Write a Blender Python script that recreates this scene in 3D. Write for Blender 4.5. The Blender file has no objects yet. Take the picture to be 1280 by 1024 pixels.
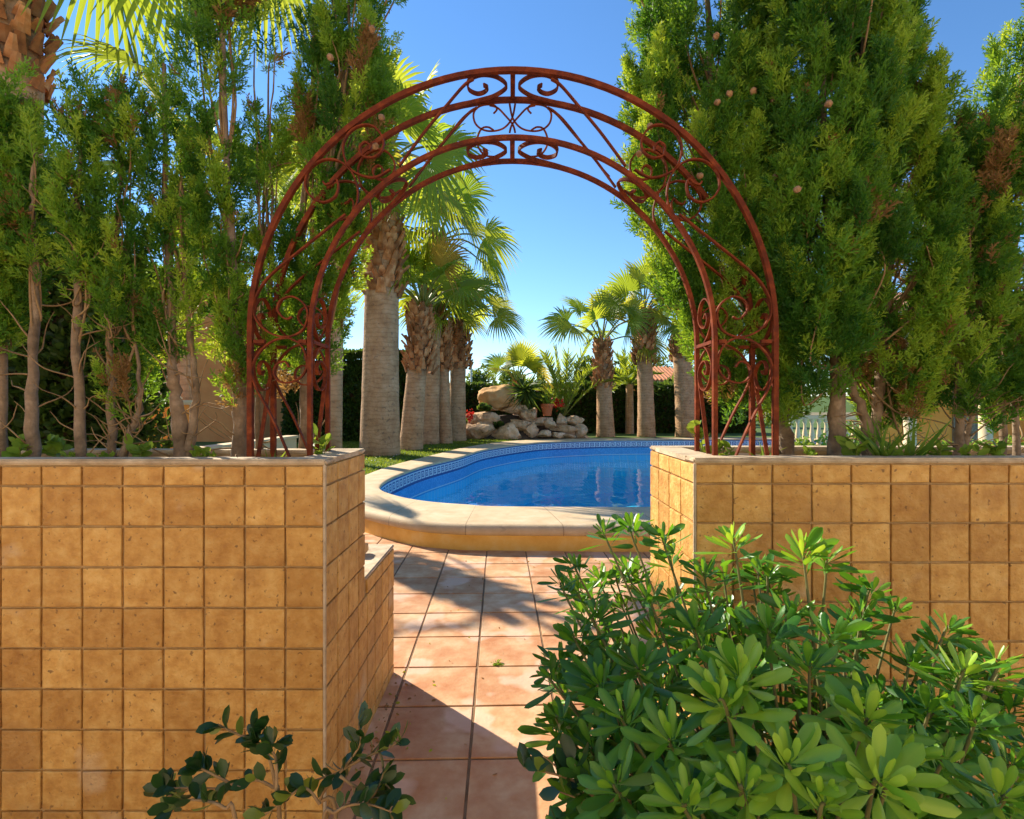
import bpy, bmesh, math, random
import numpy as np
from mathutils import Vector, Matrix, noise

random.seed(11)
rng = np.random.default_rng(11)
S = bpy.context.scene
C = S.collection
R = math.radians

# ------------------------------------------------------------------ camera, sky, sun, exposure
H_CAM, F_PX = 1.54, 665.0
cam = bpy.data.objects.new('camera', bpy.data.cameras.new('camera'))
C.objects.link(cam)
cam.location = (0, 0, H_CAM)
cam.rotation_euler = (R(90), 0, 0)
cam.data.sensor_width = 36
cam.data.lens = 36 * F_PX / 1280
cam.data.shift_y = -3 / 1280
cam.data.clip_start = 0.05
cam.data.clip_end = 3000
S.camera = cam

SUN_AZ, SUN_EL = R(-46.0), R(34.0)
w = bpy.data.worlds.new('World')
S.world = w
w.use_nodes = True
wn, wl = w.node_tree.nodes, w.node_tree.links
sky = wn.new('ShaderNodeTexSky')
sky.sky_type = 'NISHITA'
sky.sun_disc = False
sky.sun_elevation = SUN_EL
sky.sun_rotation = SUN_AZ
sky.altitude = 0
sky.air_density = 1.0
sky.dust_density = 0.0
sky.ozone_density = 4.5
bg = wn['Background']
bg.inputs[1].default_value = 0.085
hsv = wn.new('ShaderNodeHueSaturation')   # deep polarised blue of the photograph's sky
hsv.inputs['Saturation'].default_value = 1.12
hsv.inputs['Value'].default_value = 0.95
wl.new(sky.outputs[0], hsv.inputs['Color'])
wl.new(hsv.outputs[0], bg.inputs[0])

sun = bpy.data.objects.new('sun', bpy.data.lights.new('sun', 'SUN'))
C.objects.link(sun)
sd = Vector((math.sin(SUN_AZ) * math.cos(SUN_EL), math.cos(SUN_AZ) * math.cos(SUN_EL), math.sin(SUN_EL)))
sun.rotation_euler = (-sd).to_track_quat('-Z', 'Y').to_euler()
sun.location = sd * 50
sun.data.energy = 3.45
sun.data.angle = R(0.5)
sun.data.color = (1.0, 0.90, 0.74)

S.view_settings.view_transform = 'Standard'
S.view_settings.look = 'None'
S.view_settings.gamma = 1
S.view_settings.exposure = 1.48
S.render.engine = 'CYCLES'
S.cycles.use_denoising = True
S.cycles.max_bounces = 7
S.cycles.diffuse_bounces = 4
S.cycles.glossy_bounces = 3
S.cycles.transmission_bounces = 4
S.cycles.transparent_max_bounces = 6
S.cycles.caustics_reflective = False
S.cycles.caustics_refractive = False


def P(px, py, Y):
    """a point of the place at depth Y metres seen at photo pixel (px, py)"""
    return Vector(((px - 640) * Y / F_PX, Y, H_CAM - (py - 509) * Y / F_PX))


# ------------------------------------------------------------------ materials
def mat(name):
    m = bpy.data.materials.new(name)
    m.use_nodes = True
    n = m.node_tree.nodes
    return m, n, m.node_tree.links, n['Principled BSDF'], n['Material Output']


def nd(n, typ, **kw):
    x = n.new(typ)
    for k, v in kw.items():
        if k in x.inputs:
            x.inputs[k].default_value = v
        else:
            setattr(x, k, v)
    return x


def ramp(n, stops):
    r = n.new('ShaderNodeValToRGB')
    e = r.color_ramp.elements
    while len(e) > 1:
        e.remove(e[0])
    e[0].position, e[0].color = stops[0][0], (*stops[0][1], 1)
    for p, c in stops[1:]:
        k = e.new(p)
        k.color = (*c, 1)
    return r


def mixc(n, l, a, b, fac, mode='MIX'):
    x = n.new('ShaderNodeMix')
    x.data_type = 'RGBA'
    x.blend_type = mode
    for sock, v in ((x.inputs[6], a), (x.inputs[7], b), (x.inputs[0], fac)):
        if isinstance(v, (int, float)):
            sock.default_value = v
        elif isinstance(v, tuple):
            sock.default_value = (*v, 1)
        else:
            l.new(v, sock)
    return x.outputs[2]


def objtex(n, l, scale=1.0, kind='noise', **kw):
    tc = n.new('ShaderNodeTexCoord')
    if kind == 'noise':
        t = nd(n, 'ShaderNodeTexNoise', Scale=scale, **kw)
    else:
        t = nd(n, 'ShaderNodeTexVoronoi', Scale=scale, **kw)
    l.new(tc.outputs['Object'], t.inputs['Vector'])
    return t


def surf(name, cols, scale=6, rough=0.8, bump=0.3, bscale=40, detail=5, tint=None, spots=None, spec=0.3, bdist=0.01):
    """mottled solid: cols = ramp stops over noise; tint = (dark, light) multiply by attribute tint"""
    m, n, l, b, o = mat(name)
    t = objtex(n, l, scale, Detail=detail, Roughness=0.6)
    r = ramp(n, cols)
    l.new(t.outputs['Fac'], r.inputs[0])
    col = r.outputs[0]
    if tint:
        a = n.new('ShaderNodeAttribute')
        a.attribute_name = 'tint'
        r2 = ramp(n, [(0, tint[0]), (1, tint[1])])
        l.new(a.outputs['Fac'], r2.inputs[0])
        col = mixc(n, l, col, r2.outputs[0], 1.0, 'MULTIPLY')
    for sc, thr, c, amt in ([spots] if isinstance(spots, tuple) else (spots or [])):
        t2 = objtex(n, l, sc, Detail=3)
        r3 = ramp(n, [(thr, (0, 0, 0)), (thr + 0.06, (1, 1, 1))])
        l.new(t2.outputs['Fac'], r3.inputs[0])
        mm = nd(n, 'ShaderNodeMath', operation='MULTIPLY')
        l.new(r3.outputs[0], mm.inputs[0])
        mm.inputs[1].default_value = amt
        col = mixc(n, l, col, c, mm.outputs[0])
    l.new(col, b.inputs['Base Color'])
    b.inputs['Roughness'].default_value = rough
    b.inputs['Specular IOR Level'].default_value = spec
    if bump:
        tb = objtex(n, l, bscale, Detail=6)
        bp = nd(n, 'ShaderNodeBump', Strength=bump, Distance=bdist)
        l.new(tb.outputs['Fac'], bp.inputs['Height'])
        l.new(bp.outputs[0], b.inputs['Normal'])
    return m


def leafmat(name, stops, trans, tfac=0.4, rough=0.5, spec=0.3, bump=None):
    """stops: ramp over the leaf's own tint; trans: light passing through the blade"""
    m, n, l, b, o = mat(name)
    a = n.new('ShaderNodeAttribute')
    a.attribute_name = 'tint'
    r = ramp(n, stops)
    l.new(a.outputs['Fac'], r.inputs[0])
    l.new(r.outputs[0], b.inputs['Base Color'])
    b.inputs['Roughness'].default_value = rough
    b.inputs['Specular IOR Level'].default_value = spec
    tr = n.new('ShaderNodeBsdfTranslucent')
    rt = ramp(n, trans)
    l.new(a.outputs['Fac'], rt.inputs[0])
    l.new(rt.outputs[0], tr.inputs['Color'])
    if bump:
        tb = objtex(n, l, bump[0], Detail=2)
        bp = nd(n, 'ShaderNodeBump', Strength=bump[1], Distance=0.004)
        l.new(tb.outputs['Fac'], bp.inputs['Height'])
        l.new(bp.outputs[0], b.inputs['Normal'])
    mx = n.new('ShaderNodeMixShader')
    mx.inputs[0].default_value = tfac
    l.new(b.outputs[0], mx.inputs[1])
    l.new(tr.outputs[0], mx.inputs[2])
    l.new(mx.outputs[0], o.inputs['Surface'])
    return m


def rings(m):
    """leaf scar rings up a palm trunk"""
    n, l = m.node_tree.nodes, m.node_tree.links
    b = n['Principled BSDF']
    tc = n.new('ShaderNodeTexCoord')
    wv = nd(n, 'ShaderNodeTexWave', Scale=2.6, Distortion=7.0, Detail=4.0)
    wv.bands_direction = 'Z'
    l.new(tc.outputs['Object'], wv.inputs['Vector'])
    r = ramp(n, [(0.0, (0.62, 0.58, 0.54)), (0.25, (1, 1, 1)), (1, (1.08, 1.06, 1.04))])
    l.new(wv.outputs['Fac'], r.inputs[0])
    l.new(mixc(n, l, b.inputs['Base Color'].links[0].from_socket, r.outputs[0], 0.45, 'MULTIPLY'), b.inputs['Base Color'])


M = {}
M['tile'] = surf('wall tile', [(0.28, (0.45, 0.215, 0.047)), (0.5, (0.61, 0.335, 0.085)), (0.72, (0.72, 0.455, 0.15))], 17, 0.6, 0.6, 60, 9,
                 ((0.78, 0.72, 0.66), (1.10, 1.12, 1.15)), [(48, 0.64, (0.16, 0.08, 0.03), 0.75), (2.3, 0.60, (0.33, 0.16, 0.05), 0.35), (3.1, 0.64, (0.72, 0.60, 0.42), 0.28)], 0.35)
M['grout'] = surf('grout', [(0.3, (0.34, 0.215, 0.095)), (0.7, (0.50, 0.345, 0.18))], 14, 0.95, 0.4, 90)
M['mortar'] = surf('mortar cap', [(0.3, (0.34, 0.25, 0.16)), (0.6, (0.58, 0.46, 0.31)), (0.8, (0.72, 0.60, 0.44))], 10, 0.9, 0.5, 60,
                   spots=(35, 0.68, (0.18, 0.15, 0.11), 0.6))
M['terracotta'] = surf('terracotta floor tile', [(0.32, (0.50, 0.21, 0.080)), (0.5, (0.60, 0.325, 0.155)), (0.66, (0.70, 0.46, 0.26))], 5, 0.6, 0.25, 50, 6,
                       ((0.80, 0.74, 0.70), (1.08, 1.08, 1.08)), (2.6, 0.56, (0.74, 0.50, 0.36), 0.6), 0.3)
M['floor_grout'] = surf('floor grout', [(0.3, (0.17, 0.095, 0.045)), (0.7, (0.28, 0.17, 0.09))], 12, 0.95, 0.4, 80)
M['soil'] = surf('soil', [(0.3, (0.05, 0.032, 0.02)), (0.7, (0.13, 0.085, 0.05))], 8, 1, 0.8, 30)
M['ground'] = surf('dry ground', [(0.3, (0.16, 0.13, 0.06)), (0.7, (0.26, 0.21, 0.12))], 3, 1, 0.6, 20)
M['turf'] = surf('turf', [(0.3, (0.05, 0.09, 0.012)), (0.7, (0.10, 0.16, 0.025))], 4, 1, 0.6, 30)
M['white'] = surf('white paint', [(0.3, (0.72, 0.70, 0.65)), (0.7, (0.82, 0.80, 0.76))], 6, 0.7, 0.15, 40)
M['rust'] = surf('red oxide iron', [(0.3, (0.08, 0.019, 0.009)), (0.5, (0.150, 0.030, 0.010)), (0.62, (0.21, 0.044, 0.013)), (0.8, (0.28, 0.095, 0.036))], 22, 0.65, 0.35, 120, spec=0.12, bdist=0.003)
M['bark'] = surf('cypress bark', [(0.3, (0.13, 0.09, 0.055)), (0.55, (0.26, 0.185, 0.12)), (0.75, (0.42, 0.32, 0.22))], 14, 0.95, 0.8, 45)
M['twig'] = surf('twig', [(0.3, (0.20, 0.12, 0.055)), (0.7, (0.36, 0.24, 0.12))], 14, 0.9, 0.3, 60)
M['palmbark'] = surf('palm bark', [(0.3, (0.30, 0.165, 0.080)), (0.5, (0.43, 0.26, 0.135)), (0.75, (0.54, 0.355, 0.205))], 3, 0.95, 0.8, 16,
                     spots=(9, 0.62, (0.16, 0.11, 0.075), 0.6), bdist=0.03)
rings(M['palmbark'])
M['boot'] = surf('palm leaf base', [(0.3, (0.20, 0.075, 0.025)), (0.5, (0.42, 0.19, 0.07)), (0.75, (0.60, 0.37, 0.19))], 5, 0.85, 0.5, 30, tint=((0.55, 0.5, 0.45), (1.3, 1.25, 1.2)))
M['rock'] = surf('sandstone', [(0.3, (0.42, 0.25, 0.12)), (0.5, (0.68, 0.48, 0.29)), (0.72, (0.80, 0.66, 0.48))], 3.0, 0.9, 0.9, 9,
                 tint=((0.75, 0.68, 0.6), (1.1, 1.08, 1.05)), spots=(4.5, 0.60, (0.22, 0.12, 0.055), 0.7), bdist=0.05)
M['boulder'] = surf('orange boulder', [(0.3, (0.56, 0.29, 0.11)), (0.6, (0.70, 0.43, 0.20)), (0.8, (0.74, 0.54, 0.34))], 2.0, 0.9, 0.6, 8, bdist=0.05)
M['clay'] = surf('clay pot', [(0.3, (0.45, 0.11, 0.035)), (0.7, (0.56, 0.17, 0.06))], 6, 0.8, 0.2, 40)
M['orange_wall'] = surf('orange render', [(0.3, (0.82, 0.25, 0.035)), (0.7, (0.86, 0.32, 0.055))], 2, 0.9, 0.3, 30)
M['salmon_wall'] = surf('salmon render', [(0.3, (0.62, 0.23, 0.07)), (0.7, (0.72, 0.31, 0.10))], 2, 0.9, 0.3, 30)
M['cream_wall'] = surf('cream render', [(0.3, (0.62, 0.46, 0.26)), (0.7, (0.72, 0.56, 0.34))], 2, 0.9, 0.3, 30)
M['villa'] = surf('villa render', [(0.3, (0.76, 0.65, 0.48)), (0.7, (0.84, 0.73, 0.56))], 2, 0.9, 0.2, 30)  # pale render of the unseen front added behind the camera as a reflector
M['villa_paving'] = surf('villa paving', [(0.3, (0.52, 0.33, 0.20)), (0.7, (0.62, 0.43, 0.28))], 3, 0.8, 0.2, 30)
M['rooftile'] = surf('roof tile', [(0.3, (0.42, 0.16, 0.07)), (0.7, (0.58, 0.28, 0.14))], 5, 0.9, 0.4, 20)
M['dark'] = surf('dark opening', [(0.3, (0.02, 0.02, 0.02)), (0.7, (0.03, 0.03, 0.03))], 3, 0.5, 0)
M['glass'] = surf('window glass', [(0.3, (0.02, 0.03, 0.04)), (0.7, (0.03, 0.04, 0.05))], 3, 0.1, 0, spec=0.6)
M['metal'] = surf('lamp metal', [(0.3, (0.4, 0.4, 0.4)), (0.7, (0.5, 0.5, 0.5))], 3, 0.5, 0)
M['cone'] = surf('cypress cone', [(0.3, (0.22, 0.115, 0.05)), (0.7, (0.42, 0.25, 0.13))], 30, 0.8, 0.5, 80)
M['red'] = surf('red petal', [(0.3, (0.45, 0.012, 0.012)), (0.7, (0.60, 0.03, 0.02))], 9, 0.6, 0)

M['cypress'] = leafmat('cypress foliage', [(0, (0.028, 0.110, 0.014)), (0.5, (0.100, 0.245, 0.026)), (0.9, (0.29, 0.45, 0.05)), (0.93, (0.25, 0.14, 0.045)), (1, (0.33, 0.19, 0.07))],
                       [(0, (0.15, 0.34, 0.02)), (0.5, (0.46, 0.64, 0.03)), (0.9, (0.80, 0.85, 0.05)), (0.93, (0.4, 0.2, 0.05)), (1, (0.5, 0.3, 0.08))], 0.42, 0.5, 0.3)
M['fan'] = leafmat('fan palm blade', [(0, (0.07, 0.15, 0.02)), (0.7, (0.16, 0.23, 0.03)), (0.9, (0.36, 0.27, 0.05)), (1, (0.44, 0.28, 0.08))],
                   [(0, (0.36, 0.50, 0.03)), (0.7, (0.62, 0.64, 0.04)), (0.9, (0.80, 0.56, 0.06)), (1, (0.76, 0.46, 0.08))], 0.5, 0.5, 0.3)
M['greenstem'] = surf('green stem', [(0.3, (0.09, 0.10, 0.03)), (0.7, (0.19, 0.17, 0.06))], 9, 0.7, 0.2, 60)
M['petiole'] = surf('petiole', [(0.3, (0.14, 0.17, 0.03)), (0.7, (0.26, 0.26, 0.06))], 5, 0.5, 0)
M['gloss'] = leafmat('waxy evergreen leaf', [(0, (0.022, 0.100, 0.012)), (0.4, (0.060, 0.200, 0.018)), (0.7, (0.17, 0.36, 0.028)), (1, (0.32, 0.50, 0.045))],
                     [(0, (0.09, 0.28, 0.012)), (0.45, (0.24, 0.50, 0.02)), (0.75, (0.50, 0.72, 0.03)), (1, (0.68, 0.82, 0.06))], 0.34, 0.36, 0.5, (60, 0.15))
M['small'] = leafmat('dark shrub leaf', [(0, (0.012, 0.040, 0.012)), (0.8, (0.025, 0.070, 0.016)), (0.95, (0.16, 0.22, 0.03)), (1, (0.2, 0.25, 0.03))],
                     [(0, (0.04, 0.12, 0.012)), (0.8, (0.10, 0.22, 0.02)), (1, (0.5, 0.55, 0.05))], 0.25, 0.3, 0.5)
M['herb'] = leafmat('weed leaf', [(0, (0.05, 0.13, 0.015)), (1, (0.22, 0.34, 0.03))], [(0, (0.2, 0.35, 0.03)), (1, (0.5, 0.55, 0.05))], 0.4, 0.5, 0.3)
M['hedge'] = leafmat('hedge leaf', [(0, (0.018, 0.045, 0.010)), (1, (0.06, 0.11, 0.018))], [(0, (0.08, 0.15, 0.02)), (1, (0.25, 0.34, 0.03))], 0.35, 0.5, 0.3)
M['grass'] = leafmat('grass blade', [(0, (0.05, 0.10, 0.012)), (1, (0.14, 0.20, 0.03))], [(0, (0.2, 0.32, 0.02)), (1, (0.5, 0.55, 0.05))], 0.4, 0.6, 0.2)
M['treeleaf'] = leafmat('far tree leaf', [(0, (0.04, 0.085, 0.018)), (1, (0.11, 0.16, 0.03))], [(0, (0.18, 0.28, 0.03)), (1, (0.4, 0.45, 0.05))], 0.35, 0.6, 0.2)
M['petal'] = leafmat('red flower petal', [(0, (0.45, 0.012, 0.012)), (1, (0.6, 0.03, 0.02))], [(0, (0.6, 0.02, 0.02)), (1, (0.7, 0.05, 0.02))], 0.3, 0.6, 0.2)


def attr_lines(name, cols, period, depth, cracks=False):
    """coping stone: joints across the strip every `period` metres of its own length (attribute u)"""
    m = surf(name, cols, 4, 0.75, 0.3, 45, 6, spots=(11, 0.66, (0.30, 0.22, 0.14), 0.35))
    n, l = m.node_tree.nodes, m.node_tree.links
    b = n['Principled BSDF']
    a = n.new('ShaderNodeAttribute')
    a.attribute_name = 'u'
    d = nd(n, 'ShaderNodeMath', operation='DIVIDE')
    l.new(a.outputs['Fac'], d.inputs[0])
    d.inputs[1].default_value = period
    f = nd(n, 'ShaderNodeMath', operation='FRACT')
    l.new(d.outputs[0], f.inputs[0])
    c = nd(n, 'ShaderNodeMath', operation='LESS_THAN')
    l.new(f.outputs[0], c.inputs[0])
    c.inputs[1].default_value = 0.012
    old = b.inputs['Base Color'].links[0].from_socket
    k = nd(n, 'ShaderNodeMath', operation='MULTIPLY')
    l.new(c.outputs[0], k.inputs[0])
    k.inputs[1].default_value = depth
    l.new(mixc(n, l, old, (0.20, 0.13, 0.07), k.outputs[0]), b.inputs['Base Color'])
    return m


M['coping'] = attr_lines('coping stone', [(0.3, (0.50, 0.36, 0.20)), (0.55, (0.60, 0.45, 0.27)), (0.75, (0.67, 0.54, 0.36))], 1.05, 0.55)
M['riser'] = surf('painted pool riser', [(0.3, (0.76, 0.40, 0.07)), (0.55, (0.86, 0.51, 0.12)), (0.75, (0.88, 0.60, 0.22))], 5, 0.7, 0.35, 30,
                  spots=[(3.3, 0.68, (0.24, 0.08, 0.02), 0.85), (1.6, 0.58, (0.55, 0.26, 0.06), 0.4)])


def mosaic(name, c1, c2, grout, sc, rough=0.15):
    m, n, l, b, o = mat(name)
    tc = n.new('ShaderNodeTexCoord')
    br = nd(n, 'ShaderNodeTexBrick', Scale=1.0)
    br.offset = 0
    l.new(tc.outputs['Object'], br.inputs['Vector'])
    br.inputs['Color1'].default_value = (*c1, 1)
    br.inputs['Color2'].default_value = (*c2, 1)
    br.inputs['Mortar'].default_value = (*grout, 1)
    br.inputs['Mortar Size'].default_value = 0.004
    br.inputs['Brick Width'].default_value = sc
    br.inputs['Row Height'].default_value = sc
    l.new(br.outputs['Color'], b.inputs['Base Color'])
    b.inputs['Roughness'].default_value = rough
    return m


M['pool_floor'] = mosaic('pool floor mosaic', (0.06, 0.60, 0.92), (0.09, 0.68, 0.95), (0.35, 0.72, 0.88), 0.05)
for k, c in (('mos_mid', (0.025, 0.27, 0.62)), ('mos_lt', (0.06, 0.36, 0.72)), ('mos_navy', (0.01, 0.06, 0.24)), ('mos_pale', (0.55, 0.66, 0.74))):
    m, n, l, b, o = mat('glass mosaic ' + k)
    b.inputs['Base Color'].default_value = (*c, 1)
    b.inputs['Roughness'].default_value = 0.2
    M[k] = m

# water: clear blue, mirrors at grazing angles
m, n, l, b, o = mat('pool water')
n.remove(b)
tr = n.new('ShaderNodeBsdfTransparent')
tr.inputs[0].default_value = (0.48, 0.92, 1.0, 1)
gl = n.new('ShaderNodeBsdfGlossy')
gl.inputs['Roughness'].default_value = 0.02
fr = nd(n, 'ShaderNodeLayerWeight', Blend=0.5)
pw = nd(n, 'ShaderNodeMath', operation='POWER')
l.new(fr.outputs['Facing'], pw.inputs[0])
pw.inputs[1].default_value = 5.0
ml = nd(n, 'ShaderNodeMath', operation='MULTIPLY_ADD')
l.new(pw.outputs[0], ml.inputs[0])
ml.inputs[1].default_value = 0.74
ml.inputs[2].default_value = 0.02
tc = n.new('ShaderNodeTexCoord')
mp = n.new('ShaderNodeMapping')
mp.inputs['Scale'].default_value = (1.0, 0.6, 1)
l.new(tc.outputs['Object'], mp.inputs[0])
tb = nd(n, 'ShaderNodeTexNoise', Scale=1.5, Detail=3.0)
l.new(mp.outputs[0], tb.inputs['Vector'])
bp = nd(n, 'ShaderNodeBump', Strength=0.24, Distance=0.10)
l.new(tb.outputs['Fac'], bp.inputs['Height'])
l.new(bp.outputs[0], gl.inputs['Normal'])
l.new(bp.outputs[0], fr.inputs['Normal'])
mx = n.new('ShaderNodeMixShader')
l.new(ml.outputs[0], mx.inputs[0])
l.new(tr.outputs[0], mx.inputs[1])
l.new(gl.outputs[0], mx.inputs[2])
l.new(mx.outputs[0], o.inputs['Surface'])
M['water'] = m


# ------------------------------------------------------------------ mesh collector and scene helpers
class MB:
    """collects faces and links them as ONE mesh object"""

    def __init__(s):
        s.ch, s.n = [], 0

    def add(s, V, F, mi=0, tint=None, u=None):
        V = np.asarray(V, dtype=np.float32).reshape(-1, 3)
        F = np.asarray(F, dtype=np.int32)
        if tint is None:
            tint = 0.5
        T = np.full(len(V), tint, np.float32) if np.isscalar(tint) else np.asarray(tint, np.float32)
        U = np.zeros(len(V), np.float32) if u is None else np.asarray(u, np.float32)
        MI = np.full(len(F), mi, np.int32) if np.isscalar(mi) else np.asarray(mi, np.int32)
        s.ch.append((V, F + s.n, MI, T, U))
        s.n += len(V)

    def box(s, x0, x1, y0, y1, z0, z1, mi=0, tint=None, bev=0.0):
        if bev <= 0:
            V = [(x, y, z) for z in (z0, z1) for y in (y0, y1) for x in (x0, x1)]
            F = [(0, 2, 3, 1), (4, 5, 7, 6), (0, 1, 5, 4), (2, 6, 7, 3), (0, 4, 6, 2), (1, 3, 7, 5)]
            s.add(V, F, mi, tint)
            return
        bm = bmesh.new()
        bmesh.ops.create_cube(bm, size=1)
        for v in bm.verts:
            v.co = Vector((x0 + (v.co.x + .5) * (x1 - x0), y0 + (v.co.y + .5) * (y1 - y0), z0 + (v.co.z + .5) * (z1 - z0)))
        bmesh.ops.bevel(bm, geom=list(bm.edges), offset=bev, segments=2, affect='EDGES')
        s.bm(bm, mi, tint)

    def bm(s, bm, mi=0, tint=None):
        bm.verts.index_update()
        V = [v.co[:] for v in bm.verts]
        first = True
        for k in sorted({len(f.verts) for f in bm.faces}):
            F = [[v.index for v in f.verts] for f in bm.faces if len(f.verts) == k]
            if first:
                s.add(V, F, mi, tint)
                base = s.n - len(V)
                first = False
            else:
                s.ch.append((np.zeros((0, 3), np.float32), np.asarray(F, np.int32) + base, np.full(len(F), mi, np.int32), np.zeros(0, np.float32), np.zeros(0, np.float32)))
        bm.free()

    def tube(s, pts, rad, sides=6, cap=True, mi=0, tint=None):
        pts = np.asarray([tuple(p) for p in pts], float)
        n = len(pts)
        rad = np.full(n, rad, float) if np.isscalar(rad) else np.asarray(rad, float)
        t = np.gradient(pts, axis=0)
        t /= np.linalg.norm(t, axis=1)[:, None] + 1e-12
        a = np.array([0, 0, 1.0]) if abs(t[0][2]) < 0.9 else np.array([1.0, 0, 0])
        V = []
        for i in range(n):
            a = a - t[i] * a.dot(t[i])
            a /= np.linalg.norm(a) + 1e-12
            b = np.cross(t[i], a)
            for k in range(sides):
                q = 2 * math.pi * k / sides
                V.append(pts[i] + rad[i] * (math.cos(q) * a + math.sin(q) * b))
        F = [(i * sides + k, i * sides + (k + 1) % sides, (i + 1) * sides + (k + 1) % sides, (i + 1) * sides + k) for i in range(n - 1) for k in range(sides)]
        s.add(V, F, mi, tint)
        if cap:
            base = s.n - len(V)
            for ring in (list(range(sides))[::-1], list(range((n - 1) * sides, n * sides))):
                s.ch.append((np.zeros((0, 3), np.float32), np.asarray([ring], np.int32) + base, np.full(1, mi, np.int32), np.zeros(0, np.float32), np.zeros(0, np.float32)))

    def bar(s, pts, axis, wa, wn, mi=0):
        """flat bar: wa wide along `axis` (per point or one), wn thick across"""
        pts = np.asarray([tuple(p) for p in pts], float)
        n = len(pts)
        A = np.asarray(axis, float)
        A = np.tile(A, (n, 1)) if A.ndim == 1 else A
        t = np.gradient(pts, axis=0)
        t /= np.linalg.norm(t, axis=1)[:, None] + 1e-12
        A = A - t * np.sum(A * t, axis=1)[:, None]
        A /= np.linalg.norm(A, axis=1)[:, None] + 1e-12
        N = np.cross(t, A)
        V = np.stack([pts + A * wa / 2 + N * wn / 2, pts + A * wa / 2 - N * wn / 2, pts - A * wa / 2 - N * wn / 2, pts - A * wa / 2 + N * wn / 2], axis=1).reshape(-1, 3)
        F = [(i * 4 + k, i * 4 + (k + 1) % 4, (i + 1) * 4 + (k + 1) % 4, (i + 1) * 4 + k) for i in range(n - 1) for k in range(4)]
        F += [(3, 2, 1, 0), ((n - 1) * 4, (n - 1) * 4 + 1, (n - 1) * 4 + 2, (n - 1) * 4 + 3)]
        s.add(V, F, mi)

    def lathe(s, c, prof, sides=20, mi=0, tint=None):
        V = [(c[0] + r * math.cos(2 * math.pi * k / sides), c[1] + r * math.sin(2 * math.pi * k / sides), c[2] + z) for r, z in prof for k in range(sides)]
        F = [(i * sides + k, i * sides + (k + 1) % sides, (i + 1) * sides + (k + 1) % sides, (i + 1) * sides + k) for i in range(len(prof) - 1) for k in range(sides)]
        s.add(V, F, mi, tint)

    def build(s, name, mats, parent=None, origin=None, smooth=False):
        mats = mats if isinstance(mats, (list, tuple)) else [mats]
        V = np.concatenate([c[0] for c in s.ch])
        org = np.zeros(3, np.float32)
        if parent is not None:
            p = parent
            while p is not None:
                org = org + np.array(p.location, np.float32)
                p = p.parent
        elif origin is not None:
            org = np.array(tuple(origin), np.float32)
        V = (V - org).astype(np.float32)
        L = np.concatenate([c[1].ravel() for c in s.ch])
        K = np.concatenate([np.full(len(c[1]), c[1].shape[1], np.int32) for c in s.ch])
        st = np.concatenate([[0], np.cumsum(K)[:-1]]).astype(np.int32)
        me = bpy.data.meshes.new(name)
        me.vertices.add(len(V))
        me.vertices.foreach_set('co', V.ravel())
        me.loops.add(len(L))
        me.loops.foreach_set('vertex_index', L)
        me.polygons.add(len(K))
        me.polygons.foreach_set('loop_start', st)
        for q in mats:
            me.materials.append(q)
        if len(mats) > 1:
            me.polygons.foreach_set('material_index', np.concatenate([c[2] for c in s.ch]))
        for an, k in (('tint', 3), ('u', 4)):
            at = me.attributes.new(an, 'FLOAT', 'POINT')
            at.data.foreach_set('value', np.concatenate([c[k] for c in s.ch]))
        me.update(calc_edges=True)
        me.validate()
        me.polygons.foreach_set('use_smooth', np.full(len(me.polygons), bool(smooth)))
        ob = bpy.data.objects.new(name, me)
        C.objects.link(ob)
        if parent is not None:
            ob.parent = parent
        elif origin is not None:
            ob.location = tuple(origin)
        return ob


def tag(o, label=None, cat=None, group=None, kind=None):
    for k, v in (('label', label), ('category', cat), ('group', group), ('kind', kind)):
        if v:
            o[k] = v
    return o


def thing(name, loc, label, cat, group=None):
    o = bpy.data.objects.new(name, None)
    o.empty_display_size = 0.1
    C.objects.link(o)
    o.location = tuple(loc)
    return tag(o, label, cat, group)


def crom(pts, n=8, closed=False):
    """Catmull-Rom through pts"""
    p = [np.asarray(tuple(q), float) for q in pts]
    m = len(p)
    out = []
    for i in range(m if closed else m - 1):
        if closed:
            a, b, c, d = p[i - 1], p[i], p[(i + 1) % m], p[(i + 2) % m]
        else:
            a, b, c, d = p[max(i - 1, 0)], p[i], p[i + 1], p[min(i + 2, m - 1)]
        for k in range(n):
            t = k / n
            out.append(0.5 * (2 * b + (c - a) * t + (2 * a - 5 * b + 4 * c - d) * t * t + (3 * b - a - 3 * c + d) * t ** 3))
    if not closed:
        out.append(p[-1])
    return np.array(out)


def frames(D, roll=None):
    """rotation matrices whose third column is D"""
    D = D / (np.linalg.norm(D, axis=1)[:, None] + 1e-9)
    ref = np.where(np.abs(D[:, 2:3]) < 0.95, np.array([[0, 0, 1.0]]), np.array([[1.0, 0, 0]]))
    X = np.cross(ref, D)
    X /= np.linalg.norm(X, axis=1)[:, None] + 1e-9
    Yv = np.cross(D, X)
    if roll is not None:
        c, s_ = np.cos(roll)[:, None], np.sin(roll)[:, None]
        X, Yv = X * c + Yv * s_, Yv * c - X * s_
    return np.stack([X, Yv, D], axis=2)


def scatter(mb, tmpl, pos, D, scale, tint, roll=None, mi=0):
    """copies of a small leaf spray laid into one mesh"""
    V0, F0 = tmpl
    n = len(pos)
    if n == 0:
        return
    Rm = frames(D, rng.uniform(0, 6.283, n) if roll is None else roll)
    V = np.einsum('nij,vj->nvi', Rm, V0) * np.asarray(scale).reshape(-1, 1, 1) + pos[:, None, :]
    F = (F0[None] + (np.arange(n) * len(V0))[:, None, None]).reshape(-1, F0.shape[1])
    mb.add(V.reshape(-1, 3), F, mi, np.repeat(tint, len(V0)))


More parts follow.
